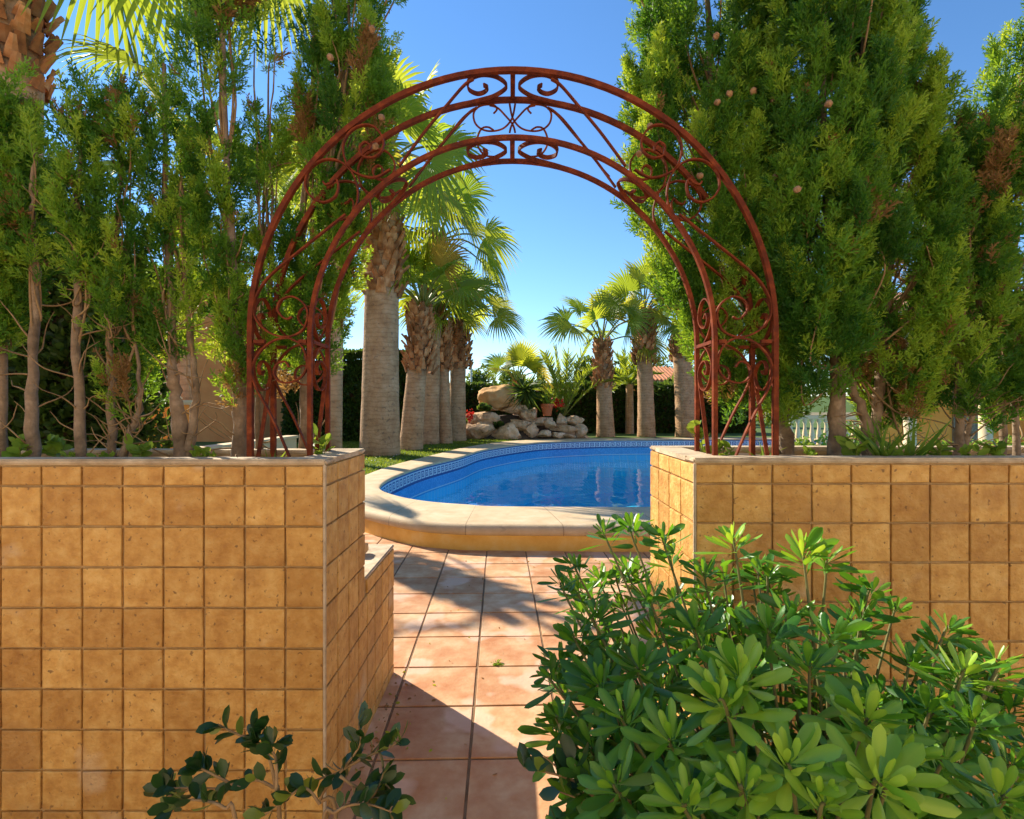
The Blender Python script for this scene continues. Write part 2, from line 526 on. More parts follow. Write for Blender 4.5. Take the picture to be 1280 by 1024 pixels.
# ================================================================== LARGE STRUCTURE
# ---- pool outline (inner rim, outer edge of the coping), metres
INNER = [(10, 6.75), (4, 6.73), (.2, 6.76), (-.61, 6.92), (-1.22, 7.2), (-1.72, 7.69), (-2.07, 8.3), (-2.18, 9.2), (-2.1, 10.3), (-1.88, 11.6), (-1.33, 13.5), (-.78, 16),
         (.56, 18.6), (1.66, 19.7), (3.7, 20.6), (6.9, 21), (9.7, 21.1), (12.3, 20), (13.4, 17), (13.4, 11), (12.6, 7.8)]
OUTER = [(10, 5.6), (4, 5.6), (.35, 5.66), (-.74, 5.75), (-1.36, 6.1), (-2.0, 6.75), (-2.5, 7.7), (-2.76, 9.1), (-2.74, 10.6), (-2.55, 12.1), (-2.05, 14.4), (-1.5, 16.8),
         (-.3, 19.6), (1.2, 20.9), (3.4, 21.6), (7.1, 22), (9.8, 22.1), (12.9, 20.9), (14.2, 17.3), (14.2, 11), (13.4, 6.9)]
inn = crom(INNER, 14, True)
out = crom(OUTER, 14, True)
NP = len(inn)
ZC, ZW = 0.28, -0.30
mid = inn * 0.4 + out * 0.6


def ring_sheet(name, mat_, z, ext, hole, kind='structure'):
    bm = bmesh.new()
    es = []
    for loop in (ext, hole):
        vs = [bm.verts.new((p[0], p[1], z)) for p in loop]
        es += [bm.edges.new((vs[i], vs[(i + 1) % len(vs)])) for i in range(len(vs))]
    bmesh.ops.triangle_fill(bm, use_beauty=True, use_dissolve=False, edges=es)
    for f in bm.faces:
        if f.normal.z < 0:
            f.normal_flip()
    mb = MB()
    mb.bm(bm)
    return tag(mb.build(name, mat_), kind=kind)


ring_sheet('ground', M['ground'], -0.02, [(-700, -300), (700, -300), (700, 1500), (-700, 1500)], mid[::3])
ring_sheet('lawn', M['turf'], 0.24, [(-60, 6.9), (-2.3, 6.9), (-2.31, 6.9), (0, 6.3), (14, 6.3), (60, 6.3), (60, 70), (-60, 70)], (inn * 0.15 + out * 0.85)[::3])

# ---- swimming pool
pool = tag(thing('swimming_pool', (1, 7, 0), 'curved swimming pool with blue mosaic walls and pale stone edge', 'pool'))
cum = np.concatenate([[0], np.cumsum(np.linalg.norm(np.diff(out, axis=0), axis=1))])


def strip(mb, profs, us, mi=0):
    """profs: list of (NP,3) closed rings, joined one to the next"""
    k = len(profs)
    V = np.concatenate(profs)
    F = [(a * NP + i, a * NP + (i + 1) % NP, (a + 1) * NP + (i + 1) % NP, (a + 1) * NP + i) for a in range(k - 1) for i in range(NP)]
    mb.add(V, F, mi, None, np.tile(us, k))


def ring3(r, z):
    return np.column_stack([r, np.full(NP, z)])


dirv = (out - inn) / np.linalg.norm(out - inn, axis=1)[:, None]
mb = MB()
prof = [ring3(inn + dirv * 0.03, ZC - 0.06), ring3(inn - dirv * 0.012, ZC - 0.05), ring3(inn - dirv * 0.02, ZC - 0.03), ring3(inn - dirv * 0.008, ZC - 0.008), ring3(inn + dirv * 0.02, ZC)]
for f in (0.2, 0.5, 0.8):
    prof.append(ring3(inn + (out - inn) * f, ZC + 0.004 * math.sin(f * 3)))
for q in range(7):
    a = math.pi / 2 * q / 6
    prof.append(ring3(out - dirv * (0.075 - 0.075 * math.sin(a)), ZC - 0.075 + 0.075 * math.cos(a)))
prof.append(ring3(out - dirv * 0.0, ZC - 0.10))
prof.append(ring3(out - dirv * 0.018, ZC - 0.115))
strip(mb, prof[::-1], cum)
mb.build('coping', M['coping'], pool, smooth=True)
mb = MB()
strip(mb, [ring3(out - dirv * 0.02, ZC - 0.10), ring3(out - dirv * 0.018, 0.1), ring3(out - dirv * 0.014, -0.02)][::-1], cum)
mb.build('riser', M['riser'], pool, smooth=True)
# mosaic band down to the water: every glass tessera its own face, a key pattern laid in it
KEY = ['########', '#......#', '#.####.#', '#.#..#.#', '#.#.##.#', '#.#....#', '#.######']
t_ = 0.027
il = np.concatenate([[0], np.cumsum(np.linalg.norm(np.diff(np.vstack([inn, inn[:1]]), axis=0), axis=1))])
nt = int(il[-1] / t_)
uu = np.linspace(0, il[-1], nt + 1)
cx = np.interp(uu, il, np.append(inn[:, 0], inn[0, 0]))
cy = np.interp(uu, il, np.append(inn[:, 1], inn[0, 1]))
rows = 22
zs = ZC - 0.03 - np.arange(rows + 1) * t_
V = np.stack([np.repeat(cx[None], rows + 1, 0), np.repeat(cy[None], rows + 1, 0), np.repeat(zs[:, None], nt + 1, 1)], axis=2).reshape(-1, 3)
F, MI = [], []
rr = random.Random(3)
for r_ in range(rows):
    for i in range(nt):
        F.append((r_ * (nt + 1) + i, (r_ + 1) * (nt + 1) + i, (r_ + 1) * (nt + 1) + i + 1, r_ * (nt + 1) + i + 1))
        if r_ < 1:
            k = 0
        elif r_ in (1, 10):
            k = 2
        elif 2 <= r_ <= 8:
            k = 3 if KEY[r_ - 2][i % 8] == '#' else 2
        elif r_ == 9:
            k = 2
        elif r_ == 20:
            k = 3
        else:
            k = 1 if rr.random() < 0.38 else 0
        MI.append(k)
mb = MB()
mb.add(V, F, MI)
mb.build('mosaic_band', [M['mos_mid'], M['mos_lt'], M['mos_navy'], M['mos_pale']], pool)
mb = MB()
strip(mb, [ring3(inn, zs[-1]), ring3(inn + dirv * -0.02, -1.2), ring3(inn - dirv * 0.25, -1.75)], cum)
bm = bmesh.new()
f = bm.faces.new([bm.verts.new((p[0], p[1], -1.75)) for p in (inn - dirv * 0.25)])
bmesh.ops.triangulate(bm, faces=[f])
mb.bm(bm)
mb.build('basin', M['pool_floor'], pool)
bm = bmesh.new()
f = bm.faces.new([bm.verts.new((p[0], p[1], ZW)) for p in (inn + dirv * 0.004)])
if f.normal.z < 0:
    f.normal_flip()
bmesh.ops.triangulate(bm, faces=[f])
mb = MB()
mb.bm(bm)
tag(mb.build('pool_water', M['water']), kind='structure')


# ---- bevelled tile helper: tiles on a plane given by origin o, axes a (along) and b (up), normal nrm
def tile(mb, o, a, b, nrm, u0, u1, v0, v1, th, bev, tint, jit=0.0012):
    o, a, b, nrm = (np.array(q, float) for q in (o, a, b, nrm))
    j = lambda: random.uniform(-jit, jit)
    c = [(u0 + j(), v0 + j()), (u1 + j(), v0 + j()), (u1 + j(), v1 + j()), (u0 + j(), v1 + j())]
    tilt = [random.uniform(-1, 1) * jit for _ in range(4)]
    V = []
    cu, cv = (u0 + u1) / 2, (v0 + v1) / 2
    for (lev, ins) in ((0, 0), (th - bev, 0), (th - bev * 0.25, bev * 0.35), (th, bev * 1.1)):
        for k, (u, v) in enumerate(c):
            uu_ = u + (ins if u < cu else -ins)
            vv_ = v + (ins if v < cv else -ins)
            V.append(o + a * uu_ + b * vv_ + nrm * (lev + (tilt[k] if lev > 0 else 0)))
    F = [(r * 4 + k, r * 4 + (k + 1) % 4, (r + 1) * 4 + (k + 1) % 4, (r + 1) * 4 + k) for r in range(3) for k in range(4)] + [(12, 13, 14, 15)]
    mb.add(V, F, 0, tint)


# ---- terracotta terrace
mb = MB()
ang = R(1.4)
ca, sa = math.cos(ang), math.sin(ang)
pt = 0.413
oy = 1.54 * F_PX / (950 - 509)
ox = (587 - 640) * oy / F_PX
for i in range(-14, 32):
    for k in range(-6, 14):
        x, y = ox + i * pt * ca - k * pt * sa, oy + i * pt * sa + k * pt * ca
        if -5.0 < x < 12 and 0.2 < y < 6.9 and not (x > 0.55 and y < 1.6):
            tile(mb, (ox, oy, -0.003), (ca, sa, 0), (-sa, ca, 0), (0, 0, 1), i * pt + 0.007, (i + 1) * pt - 0.007, k * pt + 0.007, (k + 1) * pt - 0.007, 0.008, 0.003, random.random(), 0.0015)
tf = tag(mb.build('terrace_floor', M['terracotta']), kind='structure')
mb = MB()
mb.add([(-5.4, 0.0, -0.001), (12.4, 0.0, -0.001), (12.4, 7.2, -0.001), (-5.4, 7.2, -0.001)], [(0, 1, 2, 3)])
tag(mb.build('terrace_bed', M['floor_grout']), kind='structure')
mb = MB()
mb.box(-60, -2.42, 6.85, 6.95, -0.02, 0.236)
mb.box(14.0, 60, 6.25, 6.35, -0.02, 0.236)
tag(mb.build('terrace_step', M['mortar']), kind='structure')

# ---- unseen house front and paving, added to bounce warm sunlight onto the shaded walls
mb = MB()
mb.box(-10, -3.2, -5.2, -4.6, 0, 6.2)
mb.box(-3.2, -1.2, -5.2, -4.6, 2.3, 6.2)
mb.box(-1.2, 1.6, -5.2, -4.6, 0, 6.2)
mb.box(1.6, 3.4, -5.2, -4.6, 0, 0.9)
mb.box(1.6, 3.4, -5.2, -4.6, 2.3, 6.2)
mb.box(3.4, 10, -5.2, -4.6, 0, 6.2)
vf = tag(mb.build('villa_wall', M['villa']), kind='structure')
mb = MB()
mb.box(-3.2, -1.2, -5.0, -4.95, 0, 2.3)
mb.box(1.6, 3.4, -5.0, -4.95, 0.9, 2.3)
tag(mb.build('villa_window', M['glass']), kind='structure')
mb = MB()
mb.add([(-14, -4.6, -0.004), (14, -4.6, -0.004), (14, 0.1, -0.004), (-14, 0.1, -0.004)], [(0, 1, 2, 3)])
tag(mb.build('villa_terrace', M['villa_paving']), kind='structure')  # unseen paving, added for its warm bounce

# ---- planter walls
ZT, TP = 1.348, 0.1492


def planter(name, label, sg, xin, xout, yf, yb, low=None):
    """sg: +1 the pier stands on the left of the gate (its return faces +X)"""
    rt = thing(name, (xin, yf, 0), label, 'planter wall', None)
    core, cap, fac = MB(), MB(), MB()
    th = 0.012
    xa, xb = min(xin, xout), max(xin, xout)
    ia, ib = (xa, xb - th) if sg > 0 else (xa + th, xb)
    zc = ZT - 0.02
    core.box(ia, ib, yf + th, yf + 0.10, 0, zc)
    core.box(ia, ib, yb - 0.10, yb, 0, zc)
    rx = (ib - 0.12, ib) if sg > 0 else (ia, ia + 0.12)
    core.box(rx[0], rx[1], yf + 0.10, yb - 0.10, 0, zc)
    # cap: front strip, back strip, return strip, butted
    cap.box(xa, xb, yf + 0.001, yf + 0.105, zc, ZT, bev=0.006)
    cap.box(xa, xb, yb - 0.105, yb, zc, ZT, bev=0.006)
    cx_ = (xb - 0.125, xb - 0.001) if sg > 0 else (xa + 0.001, xa + 0.125)
    cap.box(cx_[0], cx_[1], yf + 0.105, yb - 0.105, zc, ZT - 0.001)
    # tiles on the front
    g = 0.0038
    vs = [zc - 0.003 - 0.0745]
    while vs[-1] > -0.02:
        vs.append(vs[-1] - TP)
    tops = [zc - 0.003] + vs[:-1]
    n_ = int((xb - xa) / TP) + 1
    for c in range(n_):
        for tp_, bt in zip(tops, vs):
            u0, u1 = c * TP + (0.011 if c == 0 else g), (c + 1) * TP - g
            bt_ = max(bt, 0.002)
            if tp_ - bt_ < 0.02:
                continue
            tile(fac, (xin, yf + th, 0), (-sg, 0, 0), (0, 0, 1), (0, -1, 0), u0, u1, bt_ + g, tp_ - g, 0.0105, 0.003, random.random())
    # tiles on the return, running on along the low wall
    yend = low[0] if low else yb
    n_ = int(round((yend - yf) / TP))
    pd = (yend - yf) / n_
    for c in range(n_):
        for tp_, bt in zip(tops, vs):
            y0, y1 = c * pd + (0.011 if c == 0 else g), (c + 1) * pd - (0.008 if c == n_ - 1 else g)
            bt_ = max(bt, 0.002)
            spans = [(y0, y1, tp_)]
            if low:
                yl = yb - yf
                if y0 >= yl - 0.02:
                    spans = [(y0, y1, min(tp_, low[1] - 0.02))]
                elif y1 > yl and tp_ > low[1]:
                    spans = [(y0, yl - 0.004, tp_)]
            for a0, a1, tq in spans:
                if tq - bt_ < 0.02:
                    continue
                tile(fac, (xin - sg * th, yf, 0), (0, 1, 0), (0, 0, 1), (sg, 0, 0), a0, a1, bt_ + g, tq - g, 0.0105, 0.003, random.random())
    if low:
        lw = MB()
        x1 = xin - sg * th
        x0 = x1 - sg * 0.26
        lw.box(min(x0, x1), max(x0, x1), yb, low[0] - 0.004, 0, low[1] - 0.02)
        lo = lw.build('low_wall', M['grout'], rt)
        lc = MB()
        lc.box(min(x0, xin), max(x0, xin) - 0.001, yb + 0.001, low[0], low[1] - 0.0195, low[1], bev=0.005)
        lc.build('ledge_cap', M['mortar'], lo)
    core.build('wall_core', M['mortar'] if False else M['grout'], rt)
    cap.build('mortar_cap', M['mortar'], rt)
    fac.build('tile_facing', M['tile'], rt)
    bead = MB()
    bead.box(xin - 0.0105 if sg > 0 else xin, xin if sg > 0 else xin + 0.0105, yf, yf + 0.0105, 0, zc - 0.001, bev=0.002)
    bead.build('corner_bead', M['mortar'], rt)
    # soil
    so = MB()
    nx, ny = 60, 10
    X = np.linspace(ia + (0 if sg > 0 else 0.12), ib - (0.12 if sg > 0 else 0), nx)
    Yq = np.linspace(yf + 0.10, yb - 0.10, ny)
    V = [(x, y, ZT - 0.035 + 0.03 * noise.noise((x * 6, y * 6, 1.0)) + 0.012 * noise.noise((x * 25, y * 25, 4))) for y in Yq for x in X]
    F = [(j * nx + i, j * nx + i + 1, (j + 1) * nx + i + 1, (j + 1) * nx + i) for j in range(ny - 1) for i in range(nx - 1)]
    so.add(V, F)
    so.build('soil', M['soil'], rt, smooth=True)
    return rt


planter('planter_wall', 'tan tiled planter wall stepping down to a low ledge left of the gate', 1, -0.683, -4.3, 1.95, 2.48, (3.09, 0.745))
planter('planter_wall', 'tan tiled planter wall behind the big glossy bush, sunlit end beside the pool', -1, 0.687, 4.4, 2.01, 2.66)

# ================================================================== GARDEN ARCH
YA, YR = 2.13, 2.335
arch = thing('garden_arch', P(640, 574, YA), 'rust red wrought iron garden arch with scrollwork spanning the gate', 'arch')
MPX = YA / F_PX


def ap(px, py, y):
    """point of the arch: front plane drawing (photo pixels) set at depth y"""
    return ((px - 640) * MPX, y, H_CAM - (py - 509) * MPX)


def arc_pts(cx_, cy_, r, y):
    pts = [ap(cx_ - r, 578, y), ap(cx_ - r, 500, y)]
    pts += [ap(cx_ - r * math.cos(a), cy_ - r * math.sin(a), y) for a in np.linspace(0, math.pi, 61)]
    pts += [ap(cx_ + r, 500, y), ap(cx_ + r, 578, y)]
    return pts


for y in (YA, YR):
    for cx_, cy_, r, wd in ((641, 416, 328, 0.0215), (640.5, 425, 253, 0.019)):
        mb = MB()
        mb.bar(arc_pts(cx_, cy_, r, y), (0, 1, 0), wd, wd * 0.92)
        mb.build('hoop', M['rust'], arch)


def mir(pts):
    return [(1281 - p[0], p[1]) for p in pts]


SCROLLS = [  # drawn on the left half, mirrored to the right
    [(362, 459), (356, 452), (346, 456), (343, 467), (350, 477), (364, 478), (378, 470), (384, 455), (378, 434), (362, 423), (340, 427), (322, 444), (315, 465), (321, 486), (335, 512), (349, 541), (363, 574)],
    [(358, 393), (364, 398), (369, 392), (366, 384), (355, 383), (349, 391), (352, 402), (366, 406), (380, 395), (381, 376), (368, 366)][0:0] + [(365, 396), (359, 399), (352, 395), (347, 386), (352, 375), (366, 371), (380, 380), (385, 395), (378, 413), (360, 421), (339, 417), (322, 402), (317, 383), (326, 360), (345, 338), (388, 303), (432, 268)],
    [(407, 228), (404, 233), (398, 230), (405, 224)][0:0] + [(404, 227), (407, 231), (414, 229), (420, 224), (423, 233), (419, 246), (405, 253), (390, 247), (382, 233), (386, 214), (402, 201), (422, 201), (439, 214), (447, 236), (446, 256), (439, 268)],
    [(462, 188), (463, 183), (457, 178), (450, 184), (453, 195), (466, 197), (477, 189), (479, 174), (468, 159), (452, 157), (436, 167), (429, 185), (434, 206), (448, 218), (469, 222), (488, 212)],
    [(592, 99), (580, 107), (560, 130), (530, 166), (499, 208)],
]
for y in (YA, YR):
    for sc in SCROLLS:
        for q in (sc, mir(sc)):
            mb = MB()
            mb.bar([ap(p[0], p[1], y) for p in crom(q, 7)], (0, 1, 0), 0.016, 0.0065)
            mb.build('scroll', M['rust'], arch)
# rear plane rings near the crown, thin rod (rear plane drawn at photo pixels of its own depth)
k_ = YA / YR


def rp(px, py):
    return (640 + (px - 640) / k_, 509 + (py - 509) / k_)


RINGS = [
    [(617, 142), (621, 137), (618, 132), (608, 131), (598, 134), (592, 142), (594, 154), (603, 162), (616, 164), (630, 160), (640, 148), (644, 130)],
    [(644, 166), (641, 156), (632, 145), (622, 135), (612, 132)],
    [(617, 163), (610, 159), (602, 161), (597, 172), (598, 184), (606, 194), (618, 196)],
    [(591, 137), (578, 148), (560, 170), (540, 197), (519, 221)],
]
for sc in RINGS:
    for q in (sc, mir(sc)):
        mb = MB()
        mb.tube([ap(*rp(p[0], p[1]), YR) for p in crom(q, 6)], 0.0045, 6)
        mb.build('scroll', M['rust'], arch)


def onhoop(cx_, cy_, r, u, v):
    """u: pixels along the hoop from its top (negative left), v: 0 front .. 1 rear"""
    a = u / r
    return ap(cx_ + r * math.sin(a), cy_ - r * math.cos(a), YA + (YR - YA) * v)


for cx_, cy_, r in ((641, 416, 328), (640.5, 425, 253)):
    mb = MB()
    pts = [onhoop(cx_, cy_, r, 0, v) for v in (0.05, 0.5, 0.95)]
    mb.bar(pts, (1, 0, 0), 0.020, 0.012)
    mb.build('cross_bar', M['rust'], arch)
    for s_ in (-1, 1):
        path = [(66, .97), (45, .93), (24, .82), (8, .52), (20, .20), (40, .08), (56, .20), (58, .48), (48, .68), (38, .66), (33, .52), (38, .42)]
        pts = [onhoop(cx_, cy_, r, s_ * p[0], p[1]) for p in crom(path, 6)]
        nr = [(math.sin(s_ * p[0] / r), 0, math.cos(s_ * p[0] / r)) for p in crom(path, 6)]
        mb = MB()
        mb.bar(pts, np.array(nr), 0.018, 0.007)
        mb.build('scroll', M['rust'], arch)
        if r < 300:     # a second pair lower on the shoulder of the inner hoops
            off = 140
            pts = [onhoop(cx_, cy_, r, s_ * (off + p[0] * 0.85), p[1]) for p in crom(path, 6)]
            nr = [(math.sin(s_ * (off + p[0] * .85) / r), 0, math.cos(s_ * (off + p[0] * .85) / r)) for p in crom(path, 6)]
            mb = MB()
            mb.bar(pts, np.array(nr), 0.016, 0.0065)
            mb.build('scroll', M['rust'], arch)
        # legs: cross bar in depth and narrow scrolls
        xx = cx_ + s_ * r
        mb = MB()
        mb.bar([ap(xx, 427, YA + 0.015), ap(xx, 427, YR - 0.015)], (1, 0, 0), 0.018, 0.014)
        mb.build('cross_bar', M['rust'], arch)
        for up in (-1, 1):
            q = [(.55, 38 * up), (.42, 44 * up), (.35, 34 * up), (.5, 24 * up), (.75, 30 * up), (.86, 44 * up), (.72, 62 * up), (.45, 66 * up), (.2, 52 * up), (.12, 30 * up), (.3, 12 * up), (.5, 3 * up)]
            mb = MB()
            mb.bar([ap(xx, 427 + p[1] * 0.9, YA + (YR - YA) * p[0]) for p in crom(q, 6)], (1, 0, 0), 0.016, 0.006)
            mb.build('scroll', M['rust'], arch)
        mb = MB()
        mb.bar([ap(xx, 470, YA + (YR - YA) * .86), ap(xx, 520, YA + (YR - YA) * .6), ap(xx, 576, YA + (YR - YA) * .3)], (1, 0, 0), 0.016, 0.006)
        mb.build('strut', M['rust'], arch)
    # bars that tie the two hoops at the leg, in the plane
for y in (YA, YR):
    for s_ in (-1, 1):
        xa, xb = 641 + s_ * 328, 640.5 + s_ * 253
        mb = MB()
        mb.bar([ap(xa - s_ * 5, 427, y), ap(xa - s_ * 18, 427, y)], (0, 1, 0), 0.018, 0.014)
        mb.build('cross_bar', M['rust'], arch)
        mb = MB()
        mb.bar([ap(xb + s_ * 14, 427, y), ap(xb + s_ * 4, 427, y)], (0, 1, 0), 0.018, 0.014)
        mb.build('cross_bar', M['rust'], arch)

# ================================================================== PLANTS
# ---- cypress
def spray_template(seed, nside=13, sub=2):
    r = random.Random(seed)
    V, F = [], []

    def twig(p, d, ln, wd):
        d = d.normalized()
        s_ = d.cross(Vector((r.uniform(-1, 1), r.uniform(-1, 1), r.uniform(-1, 1)))).normalized()
        b = len(V)
        V.extend([p, p + d * ln * 0.5 + s_ * wd, p + d * ln, p + d * ln * 0.5 - s_ * wd])
        F.append((b, b + 1, b + 2, b + 3))

    twig(Vector((0, 0, 0)), Vector((0, 0, 1)), 1.0, 0.03)
    twig(Vector((0, 0, .45)), Vector((.08, 0, 1)), 0.6, 0.04)
    for k in range(nside):
        t = 0.06 + 0.86 * k / nside
        az = k * 2.4 + r.uniform(-.3, .3)
        el = R(r.uniform(38, 58))
        d = Vector((math.cos(az) * math.cos(el), math.sin(az) * math.cos(el), math.sin(el)))
        ln = r.uniform(.36, .52) * (1 - 0.5 * t)
        p = Vector((0, 0, t))
        twig(p, d, ln, 0.040)
        for j in range(sub):
            q = p + d * ln * (0.35 + 0.3 * j)
            side = d.cross(Vector((r.uniform(-1, 1), r.uniform(-1, 1), r.uniform(-1, 1)))).normalized()
            twig(q, d * .8 + side * .55, ln * r.uniform(.45, .65), 0.032)
    return np.array([v[:] for v in V]), np.array(F)


SPRAYS = [spray_template(s, 11 + s % 4, 2) for s in range(8)]


def cypress(label, Y, trunks, prof, nclump, per, spray=(.07, .115), shell=.45, dmax=.32, lean=.35, brown=.05, twigs=.3, group='cypress trees in the planters', base=None, bare=0.0):
    """trunks: [(points in photo pixels), base radius]; prof: [(py, centre px, half width px)] of the crown at depth Y"""
    b = base or P(trunks[0][0][0][0], 574, Y)
    rt = thing('cypress_tree', (b[0], b[1], ZT - 0.04), label, 'tree', group)
    tr = MB()
    axis = []
    for pts, r0 in trunks:
        w3 = [P(p[0], p[1], Y + (p[2] if len(p) > 2 else 0)) for p in pts]
        w3[0].z = ZT - 0.06
        c = crom(w3, 6)
        n_ = len(c)
        c[1:-1] += rng.normal(0, 0.004, (n_ - 2, 3))
        tr.tube(c, np.linspace(r0, r0 * 0.22, n_) * (1 + 0.08 * rng.normal(size=n_)), 9)
        axis.append(c)
    pys = np.array([p[0] for p in prof], float)
    pxs = np.array([p[1] for p in prof], float)
    hws = np.array([p[2] for p in prof], float)
    wgt = np.interp(np.linspace(pys[0], pys[-1], 200), pys, hws)
    cdf = np.cumsum(wgt) / wgt.sum()
    pos, D, sc, ti = [], [], [], []
    tw = MB()
    for i in range(nclump):
        py = float(np.interp(rng.random(), cdf, np.linspace(pys[0], pys[-1], 200)))
        cxp, hw = np.interp(py, pys, pxs), np.interp(py, pys, hws)
        th = rng.uniform(0, 2 * math.pi)
        rf = math.sqrt(rng.uniform(shell * shell, 1))
        rx = hw * Y / F_PX
        ry = min(rx, dmax)
        c = np.array(P(cxp, py, Y))
        off = np.array([math.cos(th) * rx * rf, math.sin(th) * ry * rf, 0])
        L = rng.uniform(.12, .32)
        p0 = c + off
        rad = off / (np.linalg.norm(off) + 1e-6)
        ax = np.array([0, 0, 1.0]) + rad * lean * rng.uniform(.4, 1.4) + rng.normal(0, .12, 3)
        ax /= np.linalg.norm(ax)
        p0 = p0 - ax * L * 0.5
        n_ = max(3, int(.98 * per * (L / .22) * rng.uniform(.6, 1.3)))
        t = rng.random(n_) ** 0.8
        cr = rng.uniform(.028, .052)
        o = rng.normal(0, 1, (n_, 3))
        o -= ax * (o @ ax)[:, None]
        o /= np.linalg.norm(o, axis=1)[:, None] + 1e-6
        o *= (cr * (1.05 - .75 * t) * np.sqrt(rng.random(n_)))[:, None]
        pos.append(p0 + ax * (t * L)[:, None] + o)
        D.append(ax * rng.uniform(.7, 1.3, (n_, 1)) + o / cr * .75 + rng.normal(0, .22, (n_, 3)))
        sc.append(rng.uniform(spray[0], spray[1], n_) * (1.05 - .35 * t))
        base_t = rng.uniform(.0, .85)
        tt = np.clip(base_t + .25 * (t - .5) + rng.normal(0, .12, n_), 0, .9)
        if rng.random() < brown:
            tt = rng.uniform(.93, 1, n_)
        else:
            tt = np.where(rng.random(n_) < brown * .5, rng.uniform(.93, 1, n_), tt)
        ti.append(tt)
        if rng.random() < twigs:
            a = axis[rng.integers(len(axis))]
            zt = max(p0[2] - rng.uniform(.35, .8), ZT + rng.uniform(.35, .7))
            k = int(np.argmin(np.abs(a[:, 2] - zt)))
            s_ = a[k]
            mid_ = (s_ + p0) / 2 + np.array([0, 0, -.04]) + rng.normal(0, .02, 3)
            tw.tube(crom([s_, mid_, p0, p0 + ax * L * .7], 4), np.linspace(.007, .0022, 13), 4, False)
    for i in range(int(bare)):  # dead bare twigs low in the crown
        a = axis[rng.integers(len(axis))]
        k = rng.integers(1, max(2, int(len(a) * .62)))
        d = rng.normal(0, 1, 3)
        d[2] = abs(d[2]) * .5
        d[1] *= .6
        d /= np.linalg.norm(d)
        q = [a[k]]
        for _ in range(4):
            d = d + rng.normal(0, .28, 3) + np.array([0, 0, .08])
            d /= np.linalg.norm(d)
            q.append(q[-1] + d * rng.uniform(.03, .075))
        tw.tube(crom(q, 3), np.linspace(.0042, .0012, 13), 4, False)
    pos, D, sc, ti = np.concatenate(pos), np.concatenate(D), np.concatenate(sc), np.concatenate(ti)
    fo = MB()
    pick = rng.integers(0, len(SPRAYS), len(pos))
    for k, tm in enumerate(SPRAYS):
        q = pick == k
        scatter(fo, tm, pos[q], D[q], sc[q], ti[q])
    tr.build('trunk', M['bark'], rt, smooth=True)
    if tw.n:
        tw.build('branches', M['twig'], rt, smooth=True)
    fo.build('foliage', M['cypress'], rt)
    return rt


def cones(rt, spots, Y):
    me = None
    for px, py in spots:
        if me is None:
            bm = bmesh.new()
            bmesh.ops.create_icosphere(bm, subdivisions=2, radius=0.0135)
            for v in bm.verts:
                v.co *= 1 + 0.12 * noise.cell(v.co * 160) + (0.05 if v.co.z > 0 else 0)
                v.co.z *= 1.12
            mb = MB()
            mb.bm(bm)
            o = mb.build('cone', M['cone'], rt, smooth=False)
            o.data.transform(Matrix.Translation(rt.location))
            me = o.data
        else:
            o = bpy.data.objects.new('cone', me)
            C.objects.link(o)
            o.parent = rt
        o.location = P(px, py, Y) - rt.location
        o.rotation_euler = (random.uniform(-1, 1), random.uniform(-1, 1), random.uniform(0, 6))


# right planter
t = cypress('dense bright green cypress beside the right arch leg, dotted with pale cones', 2.54,
            [([(985, 572), (975, 500), (930, 380), (895, 220), (885, 0), (885, -60)], .032)],
            [(-70, 885, 84), (60, 885, 88), (180, 885, 96), (250, 890, 104), (330, 905, 88), (410, 920, 66), (480, 945, 50), (515, 960, 34)], 360, 27, brown=.004, dmax=.27, twigs=.1, lean=.2, shell=.6)
cones(t, [(895, 45), (897, 128), (912, 117), (942, 114), (967, 125), (991, 153), (968, 222), (968, 233), (875, 220), (799, 192), (813, 158)], 2.26)
t = cypress('broad dark green cypress with twin trunks in the middle of the right planter', 2.36,
            [([(1043, 572), (1046, 480), (1040, 330), (1030, 150), (1030, -60)], .036), ([(1055, 572), (1052, 500), (1070, 330), (1075, 100), (1080, -60)], .018)],
            [(-70, 1025, 80), (60, 1025, 85), (200, 1025, 88), (330, 1020, 80), (430, 1012, 58), (490, 1006, 40)], 360, 27, brown=.008, dmax=.30, twigs=.1, lean=.2, shell=.6)
cones(t, [(1036, 130), (997, 237)], 2.06)
cypress('yellowish green cypress with a dark forked trunk right of the broad one', 2.42,
        [([(1085, 572), (1080, 520), (1062, 470), (1050, 400)], .03), ([(1088, 572), (1098, 500), (1108, 380), (1115, 200), (1115, -60)], .030)],
        [(-40, 1108, 34), (60, 1112, 40), (200, 1126, 52), (320, 1128, 60), (420, 1124, 54), (500, 1112, 40), (530, 1110, 24)], 200, 26, brown=.03, bare=30)
cypress('thin cypress with twisted bare lower branches near the right edge', 2.36,
        [([(1194, 572), (1200, 520), (1195, 430), (1180, 330), (1185, 250)], .020), ([(1196, 572), (1222, 500), (1226, 400), (1222, 280), (1224, 190)], .012)],
        [(150, 1226, 18), (200, 1222, 30), (300, 1212, 40), (420, 1200, 36), (500, 1196, 26)], 74, 24, brown=.07, bare=60, shell=.2)
cypress('cypress with two slim grey trunks at the right end of the wall', 2.40,
        [([(1253, 572), (1252, 480), (1250, 300), (1258, 160)], .017), ([(1270, 572), (1268, 480), (1262, 330), (1268, 150)], .015)],
        [(60, 1284, 18), (130, 1266, 34), (200, 1255, 50), (330, 1258, 46), (430, 1260, 40), (510, 1262, 30)], 125, 25, brown=.02, bare=16, shell=.3)
